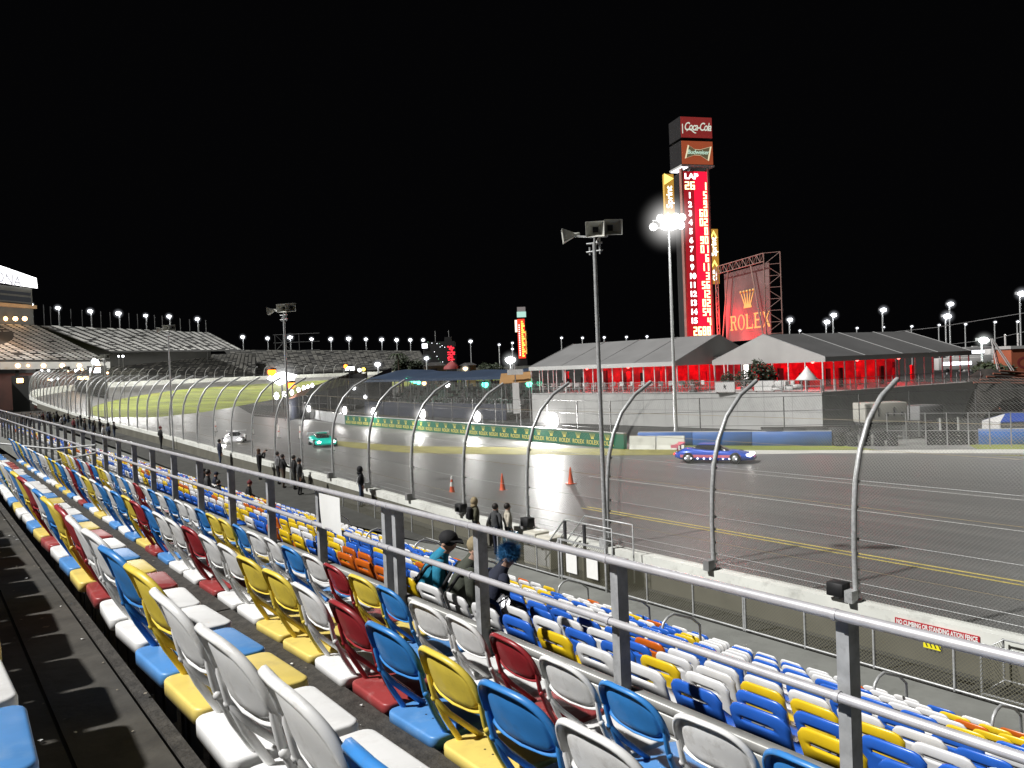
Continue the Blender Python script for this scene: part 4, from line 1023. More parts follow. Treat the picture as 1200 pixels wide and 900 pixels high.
for (x0, x1, lab, horse) in ((838, 861, 'white deck board with a small black prancing horse', 1), (884, 907, 'white deck board with a faint winged badge', 0)):
    a, b = atd(x0, 459, 75.0), atd(x1, 459, 74.2); a.z = b.z = DZ; ff = frame(a, b - a); l_ = (b - a).length
    t = thing('sign_board', lab, 'board', a); mb = MB(); mb.box((0, .12, -.08), (l_, .98, 0), 0, ff); mb.build('panel', WHB, t)
    for x in (.1, l_ - .1):
        mb = MB(); mb.box((x - .03, 0, -.30), (x + .03, .9, -.085), 0, ff); mb.build('stand', GREY, t)
    mb = MB(); c = Vector((l_ / 2, .55, .004))
    if horse:
        pts = [(-.10, .22), (-.04, .27), (.0, .22), (.03, .14), (.10, .12), (.20, .17), (.12, .05), (.08, .0), (.14, -.12), (.06, -.26), (.04, -.12), (-.02, -.04), (-.06, -.14), (-.13, -.20), (-.08, -.06), (-.06, .04), (-.18, -.02), (-.08, .09), (-.16, .12), (-.05, .15)]
        mb.poly([(c.x + x, c.y + y, .006) for x, y in pts], 0, ff)
    else:
        mb.lathe([(.0, .004), (.11, .004)], 14, 0, ff @ Matrix.Translation((l_ / 2, .55, 0)))
        for s_ in (-1, 1): mb.poly([(c.x + s_ * .13, .58, .006), (c.x + s_ * .5, .66, .006), (c.x + s_ * .42, .52, .006), (c.x + s_ * .13, .50, .006)][::s_], 0, ff)
    mb.build('emblem', BLACK if horse else LGREY, t)
LEAF = mat('dark_shrub_leaf', (.022, .035, .014), .6, noise=(3, .5)); BARK = mat('bark', (.07, .05, .035), .9, noise=(6, .4))
def leaves(mb, c, rx, rz, n, s_, M=None):
    for i in range(n):
        while True:
            v = Vector((rnd.uniform(-1, 1), rnd.uniform(-1, 1), rnd.uniform(-1, 1)))
            if .25 < v.length < 1: break
        q = Vector(c) + Vector((v.x * rx, v.y * rx, v.z * rz)); a = Vector((rnd.gauss(0, 1), rnd.gauss(0, 1), rnd.gauss(0, 1))).normalized(); b = a.orthogonal().normalized()
        k = s_ * rnd.uniform(.6, 1.4)
        mb.add([q - a * k, q + b * k * .45, q + a * k, q - b * k * .45], [(0, 1, 2, 3)], 0)
def shrub(lab, p, h, r, name='potted_shrub', cat='shrub', n=500):
    t = thing(name, lab, cat, p); mb = MB(); leaves(mb, (p[0], p[1], p[2] + h * .6), r, h * .45, n, h * .07); mb.build('foliage', LEAF, t)
    mb = MB(); mb.lathe([(.0, 0), (r * .3, 0), (r * .42, h * .18), (0, h * .18)], 10, 0, Matrix.Translation(p)); mb.build('pot', GREY, t)
for (px, D, h, r, lab) in ((889, 77, 2.8, .9, 'tallest dark potted shrub between the two deck boards'), (902, 77, 2.3, .7, 'dark potted shrub right of the tallest one'), (873, 77, 1.9, .9, 'dark potted shrub right of the horse board'), (812, 79, 1.2, 1.1, 'low wide dark shrub at the corner of the left tent'), (853, 78.5, 1.8, .6, 'slim dark shrub behind the horse board')):
    p = atd(px, 458, D); shrub(lab, (p.x, p.y, DZ), h, r)
# lounge seating on the corner deck
for i, (px, D) in enumerate(((912, 73.4), (919, 74.4), (927, 72.8), (934, 73.8))):
    p = atd(px, 455, D); t = thing('lounge_chair', f'white lounge chair on the corner deck, {nth(i + 1)} from the left', 'lounge chair', (p.x, p.y, DZ), rad(200 + 40 * i), 'white lounge chairs on the corner deck')
    mb = MB(); mb.rbox((-.4, -.4, .2), (.4, .4, .42), .05, 2); mb.build('seat', WHB, t, local=True)
    mb = MB(); mb.rbox((-.45, -.4, .42), (-.28, .4, .95), .05, 2); mb.build('backrest', WHB, t, local=True)
    for y in (-.45, .45):
        mb = MB(); mb.rbox((-.4, y - .05, .2), (.38, y + .05, .62), .03, 1); mb.build('arm', WHB, t, local=True)
p = atd(946, 455, 72.6); t = thing('small_parasol', 'small white peaked parasol tent on the corner deck', 'parasol', (p.x, p.y, DZ))
mb = MB(); mb.lathe([(0, 2.2), (.35, 1.7), (.95, 1.05), (.95, 1.0), (.3, 1.6), (0, 2.0)], 8, 0, Matrix.Translation((p.x, p.y, DZ))); mb.build('canopy', WHB, t)
mb = MB(); mb.tube([(p.x, p.y, DZ), (p.x, p.y, DZ + 2.1)], .04, 6); mb.build('pole', GREY, t)

# ================================================================== scoring pylon
A = atd(800, 200, 110); A.z = 0
vw = Vector((A.x, A.y, 0)).normalized(); rt = Vector((vw.y, -vw.x, 0)); an = rad(27)
u = rt * math.cos(an) + vw * math.sin(an)                       # along the number face, receding to the right
M = frame(A, u); S = 107.2 / F                                     # metres per photo pixel
REDF = mat('led_red_face', (.2, .01, .02), .5, emit=(1, .010, .045), strength=1.25, noise=(.5, .2))
REDD = mat('led_red_dim', (.10, .02, .02), .6, emit=(1, .03, .05), strength=.32, noise=(.5, .2))
WNUM = glow('white_numeral_glow', (1, .93, .95), 4); YNUM = glow('yellow_numeral_glow', (1, .93, .42), 3.2)
DKP = mat('dark_sign_box', (.007, .006, .007), .6, noise=(1, .2)); CREAM = mat('pylon_side_steel', (.30, .14, .12), .6, noise=(1, .2))
def zpx(y, x=815): return 6.3 + (430 - .04 * (x - 600) - y) * S
py = thing('scoring_pylon', 'tall red lit scoring pylon with position numbers and brand boxes on top', 'scoring tower', A)
W1 = 28 * S / math.cos(an) * .98
z0, z1 = 0., zpx(201)
mb = MB(); mb.box((0, 0, -2.6), (W1, z1, -.02), 0, M); mb.build('column', DKP, py)
face = MB(); face.box((0, zpx(400), -.015), (W1 * .44, z1, .05), 1, M); face.box((W1 * .44, zpx(400), -.015), (W1, z1, .05), 0, M); face = face.build('display_face', [REDF, REDD], py)
mb = MB(); mb.box((-.28, zpx(410), -.5), (-.02, z1 + .4, .15), 0, M); mb.box((W1 + .02, zpx(410), -.5), (W1 + .28, z1 + .4, .15), 0, M); mb.build('corner_post', CREAM, py)
SEGS = {'0': 'abcdef', '1': 'bc', '2': 'abged', '3': 'abgcd', '4': 'fgbc', '5': 'afgcd', '6': 'afgedc', '7': 'abc', '8': 'abcdefg', '9': 'abcdfg'}
def seg_digit(mb, ch, x, y, w_, h, th):
    R_ = {'a': (0, h - th, w_, h), 'g': (0, h / 2 - th / 2, w_, h / 2 + th / 2), 'd': (0, 0, w_, th), 'f': (0, h / 2, th, h), 'b': (w_ - th, h / 2, w_, h), 'e': (0, 0, th, h / 2), 'c': (w_ - th, 0, w_, h / 2)}
    for k, s_ in enumerate(SEGS[ch]):
        a, b, c, d = R_[s_]; z = .064 + .004 * k; mb.box((x + a, y + b, .055), (x + c, y + d, z), 0, M)
def number(nm, s_, xr, y, w_, h, th, m):
    mb = MB()
    for i, ch in enumerate(s_):
        if ch == ' ': continue
        seg_digit(mb, ch, xr - (len(s_) - i) * (w_ * 1.28), y - h / 2, w_, h, th)
    mb.build(nm, m, face)
mb = MB(); mb.mesh(text('LAP', 1.0, .01, 0, .03, width=W1 * .56), 0, M @ Matrix.Translation((W1 * .34, zpx(207), .065))); mb.build('lap_lettering', WNUM, face)
number('lap_count', '26', W1 * .52, zpx(217.5), .62, 1.05, .17, YNUM)
cars = ['1', '5', '9', '60', '02', '0', '90', '01', '6', '11', '3', '56', '12', '02', '54', '4']
for i, s_ in enumerate(cars):
    y = 218 + 10.55 * i
    if i == 15: y = 377
    number('car_number', s_, W1 * (1.0), zpx(y), .50, 1.02, .165, YNUM)
for i in range(15):
    mb = MB(); mb.mesh(text(str(i + 1), 1.02, .01, 0, .035), 0, M @ Matrix.Translation((W1 * .25, zpx(229.3 + 10.48 * i), .065))); mb.build('position_number', WNUM, face)
number('bottom_count', '2688', W1 * .98, zpx(388), .52, 1.15, .17, YNUM)
# cabinets on the top
bw = 4.6; bx = -.1
mb = MB(); mb.box((W1 * .45, z1, -1.6), (W1 * .65, zpx(190), -1.1), 0, M); mb.build('neck', LGREY, py)
for (ya, yb, nm) in ((162, 137, 'upper'), (193, 165, 'lower')):
    box = MB(); box.box((bx, zpx(ya), -3.4), (bx + bw, zpx(yb), 0), 0, M); box = box.build('sign_box', DKP, py)
    mb = MB(); mb.box((bx + .05, zpx(ya) + .06, .003), (bx + bw - .05, zpx(yb) - .06, .06), 0, M)
    if nm == 'upper':
        f_ = mb.build('sign_face', mat('dark_red_sign', (.3, .03, .03), .5, emit=(.50, .055, .05), strength=.34, noise=(.4, .15)), box)
        mb = MB(); mb.mesh(text('Coca-Cola', 1.5, .01, .32, .016, .86, width=bw * .84), 0, M @ Matrix.Translation((bx + bw * .53, zpx(149), .075)))
        # swash under the capitals and the ribbon at the left
        vs = []; fs = []
        for i in range(13):
            s_ = i / 12; x = bx + bw * (.18 + .30 * s_); y = zpx(153.5) + .22 * math.sin(s_ * 5.2) - .12; vs += [(x, y, .075), (x, y + .10 + .12 * math.sin(math.pi * s_), .075)]
        for i in range(12): fs.append((2 * i, 2 * i + 2, 2 * i + 3, 2 * i + 1))
        mb.add(vs, fs, 0, False, M); mb.box((bx + .2, zpx(157), .065), (bx + .32, zpx(146), .075), 0, M)
        mb.build('lettering', glow('sign_white_glow', (.75, .85, .72), .85), f_)
    else:
        f_ = mb.build('sign_face', mat('brown_red_sign', (.3, .08, .04), .5, emit=(.62, .13, .05), strength=.42, noise=(.4, .15)), box)
        cx, cy = bx + bw * .52, zpx(178.5); pts = [(-1.95, -.9), (-1.45, .98), (-.5, .42), (.3, .38), (2.0, .85), (1.55, -1.15), (.3, -.42), (-.6, -.40)]
        def inset(k): return [(x * k, y * k * .97) for x, y in pts]
        o_, i_ = inset(1.), inset(.88); mb = MB()
        vs = [(cx + x, cy + y, .07) for x, y in o_] + [(cx + x, cy + y, .07) for x, y in i_]; n = len(pts)
        mb.add(vs, [((i + 1) % n, i, n + i, n + (i + 1) % n) for i in range(n)], 0, False, M); mb.build('bow_tie_outline', glow('sign_cream_glow', (.95, .85, .55), .9), f_)
        mb = MB(); mb.poly([(cx + x, cy + y, .066) for x, y in reversed(i_)], 0, M); mb.build('bow_tie', mat('sign_green_dull', (.1, .1, .05), .5, emit=(.20, .17, .09), strength=.5), f_)
        mb = MB(); mb.mesh(text('Budweiser', .78, .006, .2, .008, .92, width=3.2), 0, M @ Matrix.Translation((cx, cy, .075))); mb.build('lettering', glow('sign_mint_glow', (.62, .9, .72), .85), f_)
mb = MB(); mb.box((bx - .1, zpx(193) - .25, -3.5), (bx + bw + .1, zpx(193) - .02, .1), 0, M); us = mb.build('cabinet_base', LGREY, py)
mb = MB(); mb.box((bx - .0, zpx(193) - .33, -3.3), (bx + 1.0, zpx(193) - .26, -.2), 0, M); mb.build('downlight', glow('downlight_glow', (.95, .95, 1), 3), us)
# side signs
GOLDS = mat('gold_sign_face', (.4, .25, .05), .5, emit=(.72, .40, .06), strength=.55, noise=(.6, .15))
def side_sign(nm, x0, x1, ya, yb, items):
    box = MB(); box.box((x0, zpx(yb), -1.2), (x1, zpx(ya), -.7), 0, M); box = box.build('side_sign', GOLDS, py)
    for kind, yc, sz, s_, em in items:
        mb = MB(); xm = (x0 + x1) / 2
        if kind == 'chev':
            mb.poly([(xm - sz, zpx(yc) - sz * .9, -.69), (xm - sz * .55, zpx(yc) - sz * .9, -.69), (xm, zpx(yc) + sz * .1, -.69), (xm + sz * .55, zpx(yc) - sz * .9, -.69), (xm + sz, zpx(yc) - sz * .9, -.69), (xm, zpx(yc) + sz, -.69)], 0, M)
        elif kind == 'tri':
            mb.poly([(x0, zpx(yc) - sz, -.69), (x1, zpx(yc) + .1, -.69), (x0, zpx(yc) + sz, -.69)], 0, M)
        else:
            mb.mesh(text(s_, sz, .01, 0, .02), 0, M @ Matrix.Translation((xm, zpx(yc), -.69)) @ Matrix.Rotation(rad(90), 4, 'Z'))
        mb.build('emblem' if kind != 'text' else 'lettering', em, box)
WSG = glow('sign_hot_white', (1, .97, .85), 3.0); YSG = glow('sign_hot_yellow', (1, .82, .2), 1.7)
side_sign('l', -2.35, -1.0, 203, 268, [('tri', 209, .75, '', YSG), ('text', 230, 1.22, 'Sprint', WSG), ('text', 257, .8, 'CUP', WSG)])
side_sign('r', W1 + .45, W1 + 1.75, 267, 332, [('chev', 273, .55, '', YSG), ('text', 288, 1.05, 'Sprint', WSG), ('chev', 308, .55, '', YSG), ('text', 322, .75, 'CUP', WSG)])

lamp('pylon_front_glow', M @ Vector((W1 * .5, zpx(385), 2.)), 300, (1, .03, .05), 1.)
# ---- sponsor screen in a truss frame
Ra, Rb = atd(841, 316, 103), atd(895, 304, 93); Rc = atd(908, 305, 97); Ra.z = Rb.z = Rc.z = 0
t = thing('truss_sign', 'large square banner with gold crown and ROLEX in a red lit truss frame', 'sign', Ra); ff = frame(Ra, Rb - Ra); l_ = (Rb - Ra).length; ZT = 17.6
def truss(mb, a, b, wv, n, r=.07):
    a, b, wv = Vector(a), Vector(b), Vector(wv); mb.tube([a, b], r, 5, 0, ff); mb.tube([a + wv, b + wv], r, 5, 0, ff)
    for i in range(n):
        p, q = a + (b - a) * (i / n), a + (b - a) * ((i + 1) / n); mb.tube([p, q + wv] if i % 2 else [p + wv, q], r * .6, 4, 0, ff); mb.tube([q, q + wv], r * .5, 4, 0, ff)
for nm, a, b, wv, n in (('top_truss', (0, ZT - .9, 0), (l_, ZT - .9, 0), (0, .9, 0), 14), ('side_truss', (0, 0, 0), (0, ZT, 0), (-1.1, 0, -.2), 14), ('side_truss', (l_, 0, 0), (l_, ZT, 0), (1.0, 0, -1.4), 14), ('brace', (0, 6, 0), (2.6, ZT - 1, 0), (.12, 0, 0), 2), ('brace', (l_, 6, 0), (l_ - 3.0, ZT - 1, 0), (.12, 0, 0), 2)):
    mb = MB(); truss(mb, a, b, wv, n); mb.build(nm, RUST, t)
mb = MB(); mb.box((.35, 8.3, -.75), (l_ - .1, ZT - 1.0, -.65), 0, ff); ban = mb.build('banner', mat('red_glow_banner', (.11, .085, .08), .6, noise=(.25, .5), emit=(.8, .06, .05), strength=.05), t)  # red emission and mottling stand in for the pylon's light on it
mb = MB()
def serif(mb, ch, x, y, w_, h):
    th = w_ * .20; tn = w_ * .10; z0, d = -.645, .012
    def bar(x0, y0, x1, y1): mb.box((x + x0, y + y0, z0), (x + x1, y + y1, z0 + d + .001 * len(mb.v) / 400), 0, ff)
    if ch in 'REL':
        bar(w_ * .1, 0, w_ * .1 + th, h); bar(0, 0, w_ * .1 + th + tn, tn); bar(0, h - tn, w_ * .1, h)
    if ch == 'R':
        pts = [(w_ * .3, h), (w_ * .75, h), (w_ * .9, h * .86), (w_ * .9, h * .66), (w_ * .75, h * .5), (w_ * .3, h * .5), (w_ * .3, h * .5 + tn), (w_ * .68, h * .5 + tn), (w_ * .72, h * .66), (w_ * .72, h * .84), (w_ * .66, h - tn), (w_ * .3, h - tn)]
        mb.poly([(x + a, y + b, z0 + d) for a, b in reversed(pts)], 0, ff); mb.poly([(x + w_ * .5, y + h * .5, z0 + d), (x + w_ * .72, y, z0 + d), (x + w_ * 1.0, y, z0 + d), (x + w_ * .68, y + h * .5, z0 + d)], 0, ff)
    if ch == 'L': bar(w_ * .1 + th, 0, w_ * .95, tn); bar(w_ * .86, 0, w_ * .95, h * .3)
    if ch == 'E': bar(w_ * .1 + th, 0, w_ * .95, tn); bar(w_ * .1 + th, h - tn, w_ * .92, h); bar(w_ * .1 + th, h * .48, w_ * .7, h * .48 + tn); bar(w_ * .87, tn, w_ * .95, h * .25); bar(w_ * .84, h * .76, w_ * .92, h - tn)
    if ch == 'O':
        n = 20; vs = []
        for k, (rx, ry) in enumerate(((w_ * .5, h * .52), (w_ * .31, h * .46))):
            for j in range(n): vs.append((x + w_ * .5 + rx * math.cos(2 * math.pi * j / n), y + h * .5 + ry * math.sin(2 * math.pi * j / n), z0 + d))
        mb.add(vs, [(j, (j + 1) % n, n + (j + 1) % n, n + j) for j in range(n)], 0, False, ff)
    if ch == 'X':
        mb.poly([(x, y + h, z0 + d), (x + w_ * .72, y, z0 + d), (x + w_ * .98, y, z0 + d), (x + w_ * .26, y + h, z0 + d)], 0, ff); mb.poly([(x + w_ * .05, y, z0 + d + .004), (x + w_ * .16, y, z0 + d + .004), (x + w_ * .93, y + h, z0 + d + .004), (x + w_ * .8, y + h, z0 + d + .004)], 0, ff)
lw = l_ * .155
for i, ch in enumerate('ROLEX'): serif(mb, ch, l_ * .14 + i * lw * 1.12, 9.6, lw, 1.75)
GL = mat('gold_banner_letters', (.55, .36, .10), .5, emit=(.8, .34, .08), strength=.38)
mb.build('lettering', GL, ban)
mb = MB(); crown(mb, ff @ Matrix.Translation((l_ * .54, 13.2, -.64)), 3.2); mb.build('crown_emblem', GL, ban)

lamp('banner_red_fill', ff @ Vector((.4, 11.2, 1.3)), 2000, (1, .02, .03), .4); lamp('banner_red_fill', ff @ Vector((l_ * .5, 8.6, 1.2)), 900, (1, .02, .03), .4)  # red point lights added before the banner to redden it
# ================================================================== tall floodlight mast by the platform
p = atd(792, 500, 62); top = atd(783, 258, 62)
t = thing('floodlight_mast', 'tall pale mast with a blazing cluster of lamps left of the pylon', 'floodlight mast', (p.x, p.y, 0))
mb = MB(); mb.tube([(p.x, p.y, 0), (p.x, p.y, 4), (p.x, p.y, top.z + .6)], [.16, .13, .08], 10); mb.build('mast', STEEL, t)
mb = MB(); mb.tube([tuple(Vector((p.x, p.y, top.z)) + RT * -1.2), tuple(Vector((p.x, p.y, top.z)) + RT * 1.1)], .06, 6); mb.tube([tuple(Vector((p.x, p.y, top.z - .55)) + RT * -1.2), tuple(Vector((p.x, p.y, top.z - .55)) + RT * .9)], .05, 6); mb.build('crossarm', STEEL, t)
for (dx, dz, r) in ((-1.2, -.50, .32), (-.62, .10, .34), (-.05, .12, .34), (.52, .12, .36), (1.0, .12, .30), (-.35, -.48, .34), (.25, -.48, .36), (.85, -.46, .34)):
    c = Vector((p.x, p.y, top.z)) + RT * dx + Vector((0, 0, dz)) - FW * .25
    mb = MB(); mb.lathe([(0, -.34), (r * .6, -.30), (r, 0), (r * .92, .01), (0, -.05)], 12, 0, Matrix.Translation(c) @ (-FW).to_track_quat('Z', 'Y').to_matrix().to_4x4()); hd = mb.build('lamp_housing', LGREY, t)
    mb = MB(); mb.ball(c - FW * .03, r * .72, n=10, sq=(1, 1, 1)); mb.build('lens', LAMPM, hd)
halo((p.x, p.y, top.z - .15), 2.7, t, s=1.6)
lamp('mast_light', (p.x - 3.5, p.y - 4.5, top.z - 1), 1800, (1, .99, .97), .5)

# ================================================================== far grandstands
SEATW = mat('far_white_seats', (.78, .78, .74), .6, noise=(.15, .35)); SEATG = mat('far_grey_seats', (.20, .195, .175), .7, noise=(.12, .4)); CONCD = mat('far_concrete', (.042, .042, .040), .8, noise=(.05, .4), dirt=((.05, .05, .04), .03, .6))
def plane_pt(b0, b1, t0, t1, u, v):
    p = b0 + (b1 - b0) * u; q = t0 + (t1 - t0) * u; return p + (q - p) * v
def far_stand(lab, b0, b1, t0, t1, nsec, nrow, m_seat, wall_h=None, missing=.0, skew=0., fill=.72):
    t = thing('far_grandstand', lab, 'grandstand', (b0.x, b0.y, 0))
    mb = MB(); mb.poly([b0, b1, t1, t0]); mb.poly([t0, t1, Vector((t1.x, t1.y, 0)), Vector((t0.x, t0.y, 0))]); mb.build('seating_slope', CONCD, t)
    mb = MB(); mb.poly([Vector((b0.x, b0.y, 0 if wall_h is None else b0.z - wall_h)), Vector((b1.x, b1.y, 0 if wall_h is None else b1.z - wall_h)), b1, b0]); mb.build('front_wall', FASC if wall_h else CONCD, t)
    mb = MB(); up = Vector((0, 0, .35))
    for i in range(nsec):
        for j in range(nrow):
            if rnd.random() < missing: continue
            v0 = .03 + .95 * j / nrow; v1 = v0 + .95 / nrow * .55; u0 = i / nsec + skew * v0; u1 = u0 + fill / nsec
            if u0 < 0 or u1 > 1: continue
            a, b, c, d = [plane_pt(b0, b1, t0, t1, u, v) + up for u, v in ((u0, v0), (u1, v0), (u1, v1), (u0, v1))]
            mb.poly([a, b, c, d])
    tag(mb.build('seat_rows', m_seat, t), kind='stuff'); return t
far_stand('big left grandstand of pale seats above orange lamps', atd(-130, 424, 225), atd(129, 424, 285), atd(-240, 372, 240), atd(42, 381, 293), 22, 26, SEATW, 2.0, .04)
far_stand('long pale grandstand stepping down right of the suite tower', atd(131, 413, 290), atd(286, 411, 345), atd(42, 381, 293), atd(246, 390, 385), 19, 30, SEATW, .0, .16, .0, .6)
far_stand('low dark grandstand band behind the turn wall', atd(40, 446, 285), atd(300, 439, 385), atd(125, 418, 335), atd(300, 414, 425), 34, 16, SEATG, None, .3)
far_stand('wide dim grandstand slope at the end of the turn', atd(285, 439, 400), atd(505, 431, 470), atd(262, 410, 440), atd(492, 411, 530), 44, 26, SEATG, None, .35, .02, .85)
# dark concourse under the big stand with orange lamps
t = thing('stand_undercroft', 'dark red lit concourse under the big left grandstand', 'concourse', atd(60, 440, 272))
a, b = atd(-60, 440, 250), atd(129, 440, 282); mb = MB(); mb.poly([Vector((a.x, a.y, 0)), Vector((b.x, b.y, 0)), Vector((b.x, b.y, 10)), Vector((a.x, a.y, 10))]); mb.build('back_wall', mat('undercroft_red_light', (.10, .035, .025), .7, noise=(.1, .6)), t)  # red light under the stand is put into this wall colour
for i in range(9):
    p = a + (b - a) * (i / 8); mb = MB(); mb.box((p.x - .4, p.y - .4, 0), (p.x + .4, p.y + .4, 11)); mb.build('column', CONCD, t)
for i, x in enumerate((21, 33, 51, 73, 93, 115)):
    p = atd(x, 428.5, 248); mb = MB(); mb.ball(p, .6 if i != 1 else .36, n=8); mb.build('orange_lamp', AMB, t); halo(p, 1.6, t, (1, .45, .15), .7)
for i, (x, y, r, m, lab) in enumerate(((23, 446, .55, AMB, 'small orange lit ticket hut under the big grandstand'), (111, 434, .6, LW, 'white lit kiosk under the grandstand end'), (97, 443, .4, AMB, 'long orange lit stall under the grandstand'))):
    p = atd(x, y, 243); t = thing('lit_kiosk', lab, 'kiosk', (p.x, p.y, 0)); ff = frame((p.x, p.y, 0), RT)
    mb = MB(); mb.box((-2.2, 0, -2), (2.2, p.z + 1.2, -.2), 0, ff); mb.build('hut', CONCD, t)
    mb = MB(); mb.box((-1.4 if i else -.8, p.z - r, -.19), (1.4 if i else .8, p.z + r, -.1), 0, ff); mb.build('lit_window', m, t)
for i, (x, y) in enumerate(((46, 436), (49, 434), (57, 434.5), (79.5, 435), (88.5, 434.5), (92, 432.5), (96, 433), (139, 417.5), (144, 417.5), (57, 445), (60, 445), (68, 444), (126, 437))):
    p = atd(x, y, 240); t = thing('small_lamp', f'tiny white lamp beneath the left grandstands, {nth(i + 1)} of them from the left', 'lamp', (p.x, p.y, 0), 0, 'tiny lamps beneath the left grandstands')
    mb = MB(); mb.ball(p, .22 if i % 2 else .30, n=6); mb.build('bulb', LW if i % 3 else AMB, t); mb = MB(); mb.tube([(p.x, p.y, 0), (p.x, p.y, p.z - .1)], .05, 4); mb.build('post', CONCD, t)
t = thing('lit_scoreboard_pole', 'leaning white lit lamp mast in front of the grandstand corner', 'lamp mast', atd(103, 455, 160))
a, b = atd(103, 452, 160), atd(111.5, 424, 160); mb = MB(); mb.tube([(a.x, a.y, 0), a, b], .3, 6); mb.build('mast', WALLW, t); mb = MB(); mb.ball(b, .6, n=8); mb.build('lamp', LW, t)
# suite tower with lit sign
t = thing('suite_tower', 'suite block with blazing white roof sign and orange lamps at the left edge', 'tower', atd(20, 380, 296)); a = atd(-60, 380, 270); b = atd(39.5, 380, 292); ff = frame((a.x, a.y, 0), (b - a).xy.to_3d()); l_ = (b - a).xy.length; S2 = 282 / F
def zz(y): return 6.3 + (454 - y) * S2
mb = MB(); mb.box((0, 6, -14), (l_, zz(352), 0), 0, ff); mb.build('wall', mat('suite_wall', (.085, .085, .08), .6, noise=(.2, .3)), t)
for y0, y1 in ((357, 360), (362, 367)):
    mb = MB(); mb.box((.3, zz(y1), .01), (l_ - .6, zz(y0), .06), 0, ff); mb.build('window_band', mat('suite_window', (.02, .022, .028), .1, emit=(.3, .32, .35), strength=.06), t)
mb = MB(); mb.box((-.5, zz(373.5), -.5), (l_ + .3, zz(370), 1.2), 0, ff); mb.build('balcony', mat('lit_balcony', (.5, .3, .15), .6, noise=(.3, .2)), t)
for i, x in enumerate((-9, 6, 18, 29)):
    p = atd(x, 373.5, 284); mb = MB(); mb.ball(p, .7, n=8); mb.build('orange_lamp', AMB, t)
lamp('suite_orange_light', atd(14, 376, 262), 2200, (1, .5, .2), .6)
sgn = MB(); sgn.prism([(l_ * .0, zz(348), .2), (l_ + 1.6, zz(351.5), .2), (l_ + 1.3, zz(341), .2), (l_ * .0, zz(323), .2)], (0, 0, .5), 0, ff); sgn = sgn.build('roof_sign', glow('roof_sign_glow', (1, 1, 1), 3.2), t)
mb = MB(); mb.mesh(text('DAYTONA', 4.4, .02, 0, .06), 0, ff @ Matrix.Translation((l_ - 15.6, zz(344.5), .74)) @ Matrix.Rotation(rad(-5), 4, 'Z')); mb.build('lettering', mat('sign_letter_grey', (.25, .25, .28), .5, emit=(.4, .4, .45), strength=1.0), sgn)

# ================================================================== floodlight poles in the distance
def flood(x, y, D, r, lab, grp, m=LW, arm=False):
    p = atd(x, y, D); t = thing('stadium_light', lab, 'floodlight', (p.x, p.y, 0), 0, grp)
    R_ = max(.3, r * D / F); w_ = .10 + .00045 * D
    mb = MB(); mb.tube([(p.x, p.y, 0), (p.x, p.y, p.z)], [w_ * 1.3, w_], 5); mb.build('pole', STEEL, t)
    c = p - FW * .3; mb = MB(); mb.box((p.x - R_ * .8, p.y - R_ * .8, p.z - R_ * .1), (p.x + R_ * .8, p.y + R_ * .8, p.z + R_ * .55)); mb.build('lamp_head', GREY, t)
    mb = MB(); mb.ball(p - FW * R_ * .9, R_ * .92, 0, 10, None, (1, 1, .66)); mb.build('lens', m, t)
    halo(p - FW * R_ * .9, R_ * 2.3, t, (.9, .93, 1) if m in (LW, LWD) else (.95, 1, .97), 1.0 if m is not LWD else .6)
    return p
g1 = 'floodlights along the top of the left grandstands'
for i, (x, y, r) in enumerate(((38, 357, 1.6), (69, 361, 2.3), (107, 365, 2.5), (140, 367.5, 2.9), (171.5, 370, 2.0), (199, 371, 2.4), (232, 374, 2.3))):
    flood(x, y, 372 + i * 4, r, f'{nth(i + 1)} floodlight from the left above the left grandstands', g1)
for i, (x, y) in enumerate(((51, 357), (59, 359), (83, 362), (96, 363), (118, 365), (129, 366), (151, 367), (161, 368), (181, 369), (190, 370), (211, 373), (222, 374), (241, 375))):
    p = atd(x, y, 374); t = thing('unlit_pole', f'thin unlit pole above the left grandstands, {nth(i + 1)} from the left', 'pole', (p.x, p.y, 0), 0, 'unlit poles above the left grandstands')
    mb = MB(); mb.tube([(p.x, p.y, 8), (p.x, p.y, p.z)], .16, 5); mb.build('pole', mat('dim_pole', (.10, .10, .10), .6), t)
g2 = 'floodlights behind the turn grandstand'
for i, (x, y, r) in enumerate(((285, 395, 2.2), (314, 396.5, 2.0), (340.5, 395.5, 2.8), (365.5, 397.5, 2.0), (388, 397.5, 2.2), (409, 397, 2.6), (429, 397.5, 1.9), (447.5, 398, 2.3), (465, 398.5, 2.2), (481, 398.5, 2.0), (496, 398.5, 2.0), (551.5, 400, 2.0))):
    flood(x, y, 545 + i * 4, r, f'{nth(i + 1)} floodlight from the left behind the turn grandstand', g2)
g3 = 'small far floodlights seen over the left tent'
for i, (x, y) in enumerate(((585, 404), (600.5, 402), (600.5, 409), (658, 396), (682.5, 396), (708, 395.5), (734, 395), (758, 394.5))):
    flood(x, y, 330, 1.5, f'{nth(i + 1)} small far floodlight from the left over the left tent', g3, LWD)
flood(598, 422, 210, 6.2, 'big blazing floodlight left of the left tent, under the far pylon', None, glow('flood_hot', (.97, 1, 1), 22))
flood(443, 427, 230, 3.4, 'floodlight in front of the dim turn grandstand', None)
g4 = 'car park floodlights beyond the right tent'
for i, (x, y, r) in enumerate(((925, 375, 3.0), (968, 377.5, 3.2), (976, 369.5, 3.2), (1034, 363.5, 3.2), (1108, 371, 4.0), (1112.5, 356.5, 3.0), (1195, 344.5, 4.0))):
    flood(x, y, 210 + 6 * i, r, f'{nth(i + 1)} big car park floodlight from the left beyond the right tent', g4)
